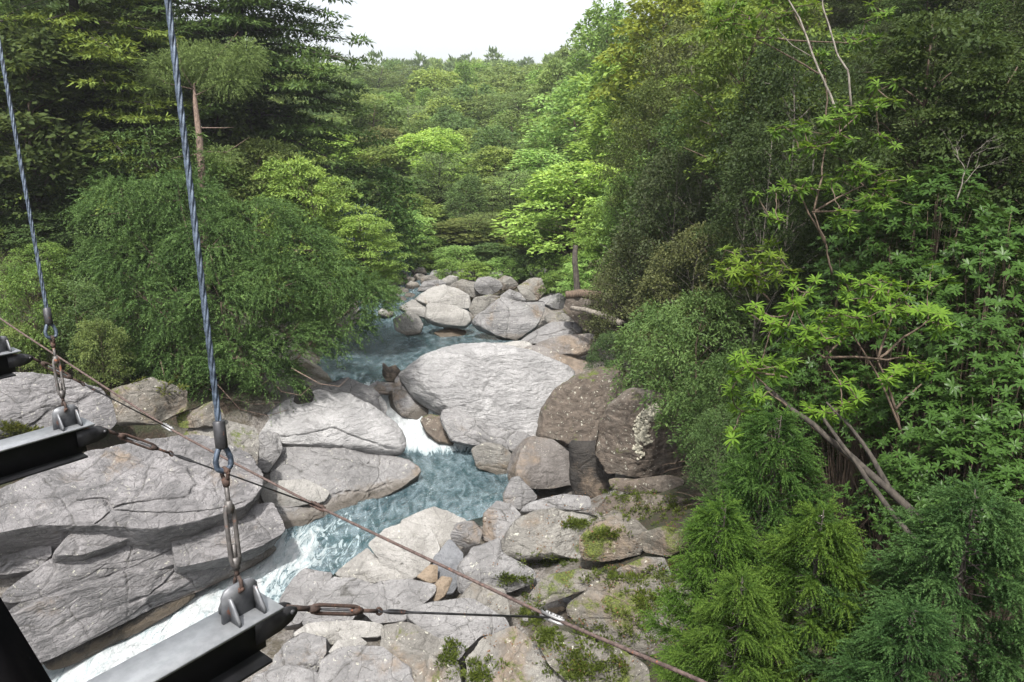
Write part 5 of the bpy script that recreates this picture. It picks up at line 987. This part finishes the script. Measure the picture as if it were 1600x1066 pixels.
# ---- ground cover nobody could count
def cover(name, label, fn, n, per, size, L, W, color, seed, mat='leaf', up=.55):
    rg = np.random.default_rng(seed); b = MB(); k = 0; tries = 0
    while k < n and tries < n * 6:
        tries += 1; p = fn(rg)
        if p is None: continue
        m = per; s_ = size * rg.uniform(.6, 1.4); u = rnd_unit(rg, m); u[:, 2] = np.abs(u[:, 2]); pos = p + u * np.array([s_, s_, s_ * up]) * rg.uniform(.3, 1, (m, 1))
        leaves(b, pos, norm(u + rnd_unit(rg, m) * .5), norm(UP + rnd_unit(rg, m) * .7), L * rg.uniform(.6, 1.3, m), W, .5 + rg.normal(0, .14) + rg.normal(0, .12, m)); k += 1
    o = b.build(name, M[mat]); o.color = (*color, 1); tag(o, label, 'undergrowth', None, 'stuff')
def right_slope(rg):
    y = rg.uniform(2.5, 48); x = interp(y, XT) + rg.uniform(-.2, 16)
    if x > .8 * y + 5.5: return None
    z = T1(x, y); px, py = proj((x, y, z + .4))
    return np.array([x, y, z]) if px > interp(py, LIM) + 10 and not (860 < px < 1000 and 430 < py < 530) else None
def left_bank(rg):
    y = rg.uniform(18, 52); x = interp(y, XL) - rg.uniform(6.5 if y < 28 else 1.5, 22); return np.array([x, y, T1(x, y)])
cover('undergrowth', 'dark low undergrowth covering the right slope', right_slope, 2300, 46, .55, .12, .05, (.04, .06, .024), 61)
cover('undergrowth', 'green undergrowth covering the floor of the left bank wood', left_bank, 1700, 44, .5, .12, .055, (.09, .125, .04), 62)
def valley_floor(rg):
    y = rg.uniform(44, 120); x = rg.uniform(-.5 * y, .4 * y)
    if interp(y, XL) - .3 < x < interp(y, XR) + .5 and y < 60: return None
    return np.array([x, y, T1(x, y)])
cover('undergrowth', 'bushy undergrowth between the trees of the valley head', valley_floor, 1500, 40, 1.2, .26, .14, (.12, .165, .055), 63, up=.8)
def at_rock(px, py, dz=0.0):
    d = bpy.context.evaluated_depsgraph_get(); r = Vector(ray(px, py)).normalized(); ok, loc, nor, idx, ob, mt = sc.ray_cast(d, Vector((0, 0, CAM_H)), r)
    return np.array(loc) if ok else None
def moss_spots(rg):
    c = [(865, 1000, 26, 30), (900, 1040, 40, 22), (940, 1000, 40, 40), (1000, 980, 45, 40), (1010, 940, 30, 20), (860, 880, 30, 8), (985, 775, 40, 14), (1000, 800, 40, 14), (950, 835, 20, 8), (700, 1020, 14, 18), (930, 1050, 40, 20), (1040, 900, 25, 40), (1050, 800, 25, 25), (800, 905, 30, 6), (830, 960, 20, 20), (960, 900, 40, 10), (900, 820, 20, 6), (740, 1050, 30, 14)][rg.integers(18)]
    return SPOTS(c[0] + rg.normal(0, .6) * c[2], c[1] + rg.normal(0, .6) * c[3])
BV = None
def SPOTS(px, py):
    best = None; r = Vector(ray(px, py)).normalized(); o0 = Vector((0, 0, CAM_H))
    for ob in ROCKS + [bpy.data.objects['ground']]:
        mi = ob.matrix_world.inverted(); ok, loc, nor, idx = ob.ray_cast(mi @ o0, mi.to_3x3() @ r)
        if ok:
            p = ob.matrix_world @ loc; d = (p - o0).length
            if best is None or d < best[0]: best = (d, p)
    return np.array(best[1]) if best else None
bpy.context.view_layer.update()
cover('ferns', 'small bright green ferns and mosses growing over the rocks of the near right bank', moss_spots, 560, 34, .10, .075, .024, (.085, .115, .026), 64, up=.7)
lp_ = [SPOTS(*p) for p in [(1001, 712), (997, 690), (996, 668), (1003, 652), (1014, 642), (1023, 634), (1026, 644), (1017, 655), (1008, 668), (1007, 684), (1012, 690)]]
lb_ = MB(); P_ = np.array(lp_); cv = norm(np.array([0, 0, CAM_H]) - P_); f_ = np.linspace(0, len(P_) - 1, 60); Q_ = np.stack([np.interp(f_, range(len(P_)), (P_ + cv * .004)[:, k]) for k in range(3)], 1); rl = np.random.default_rng(8)
for q_ in Q_:
    m = 5; o_ = q_ + rl.normal(0, .05, (m, 3)); 
    for c_ in o_:
        h_ = SPOTS(*proj(c_))
        if h_ is None: continue
        n_ = norm(np.array([0, 0, CAM_H]) - h_); u_ = norm(np.cross(n_, UP)); w_2 = np.cross(n_, u_); a_ = np.linspace(0, 2 * PI, 8)[:-1]; r_ = rl.uniform(.03, .075) * rl.uniform(.6, 1.2, 7); pl_ = h_ + r_[:, None] * (np.cos(a_)[:, None] * u_ + np.sin(a_)[:, None] * w_2); lb_.prism(pl_ - n_ * .05, n_ * .062)
lo_ = lb_.build('lichen_scar', M['lichen'], B2); lo_.location = -Vector(B2.location)
def bank_spots(rg):
    c = [(60, 520, 50, 20), (130, 560, 40, 20), (30, 560, 30, 12), (150, 480, 40, 20), (270, 600, 60, 12), (40, 680, 30, 4), (20, 670, 20, 4)][rg.integers(7)]
    return SPOTS(c[0] + rg.normal(0, .6) * c[2], c[1] + rg.normal(0, .6) * c[3])
cover('ferns', 'yellowish low plants along the top of the left bank rocks', bank_spots, 160, 30, .2, .10, .04, (.095, .11, .03), 65, up=.6)

# ------------------------------------------------------------------ the air of the valley
hb = MB(); hb.box((0, 262, 25), np.array([1, 0, 0.]), np.array([0, 1, 0.]), UP, 620, 400, 82)
hm, hn = mat_new('valley_haze'); HN = NT(hn); pv = HN('VolumePrincipled', {'Color': (.93, .96, 1.0, 1), 'Density': .0005, 'Anisotropy': .2}); HN('OutputMaterial', {'Volume': pv.outputs[0]})
tag(hb.build('haze', hm), 'thin pale haze filling the valley', 'haze', None, 'stuff')

def litter(rg):
    px, py = rg.uniform(760, 1075), rg.uniform(770, 1050); return SPOTS(px, py)
cover('leaf_litter', 'dry brown leaves lying on and between the rocks of the near right bank', litter, 170, 9, .22, .055, .028, (.17, .10, .055), 66, up=.06)
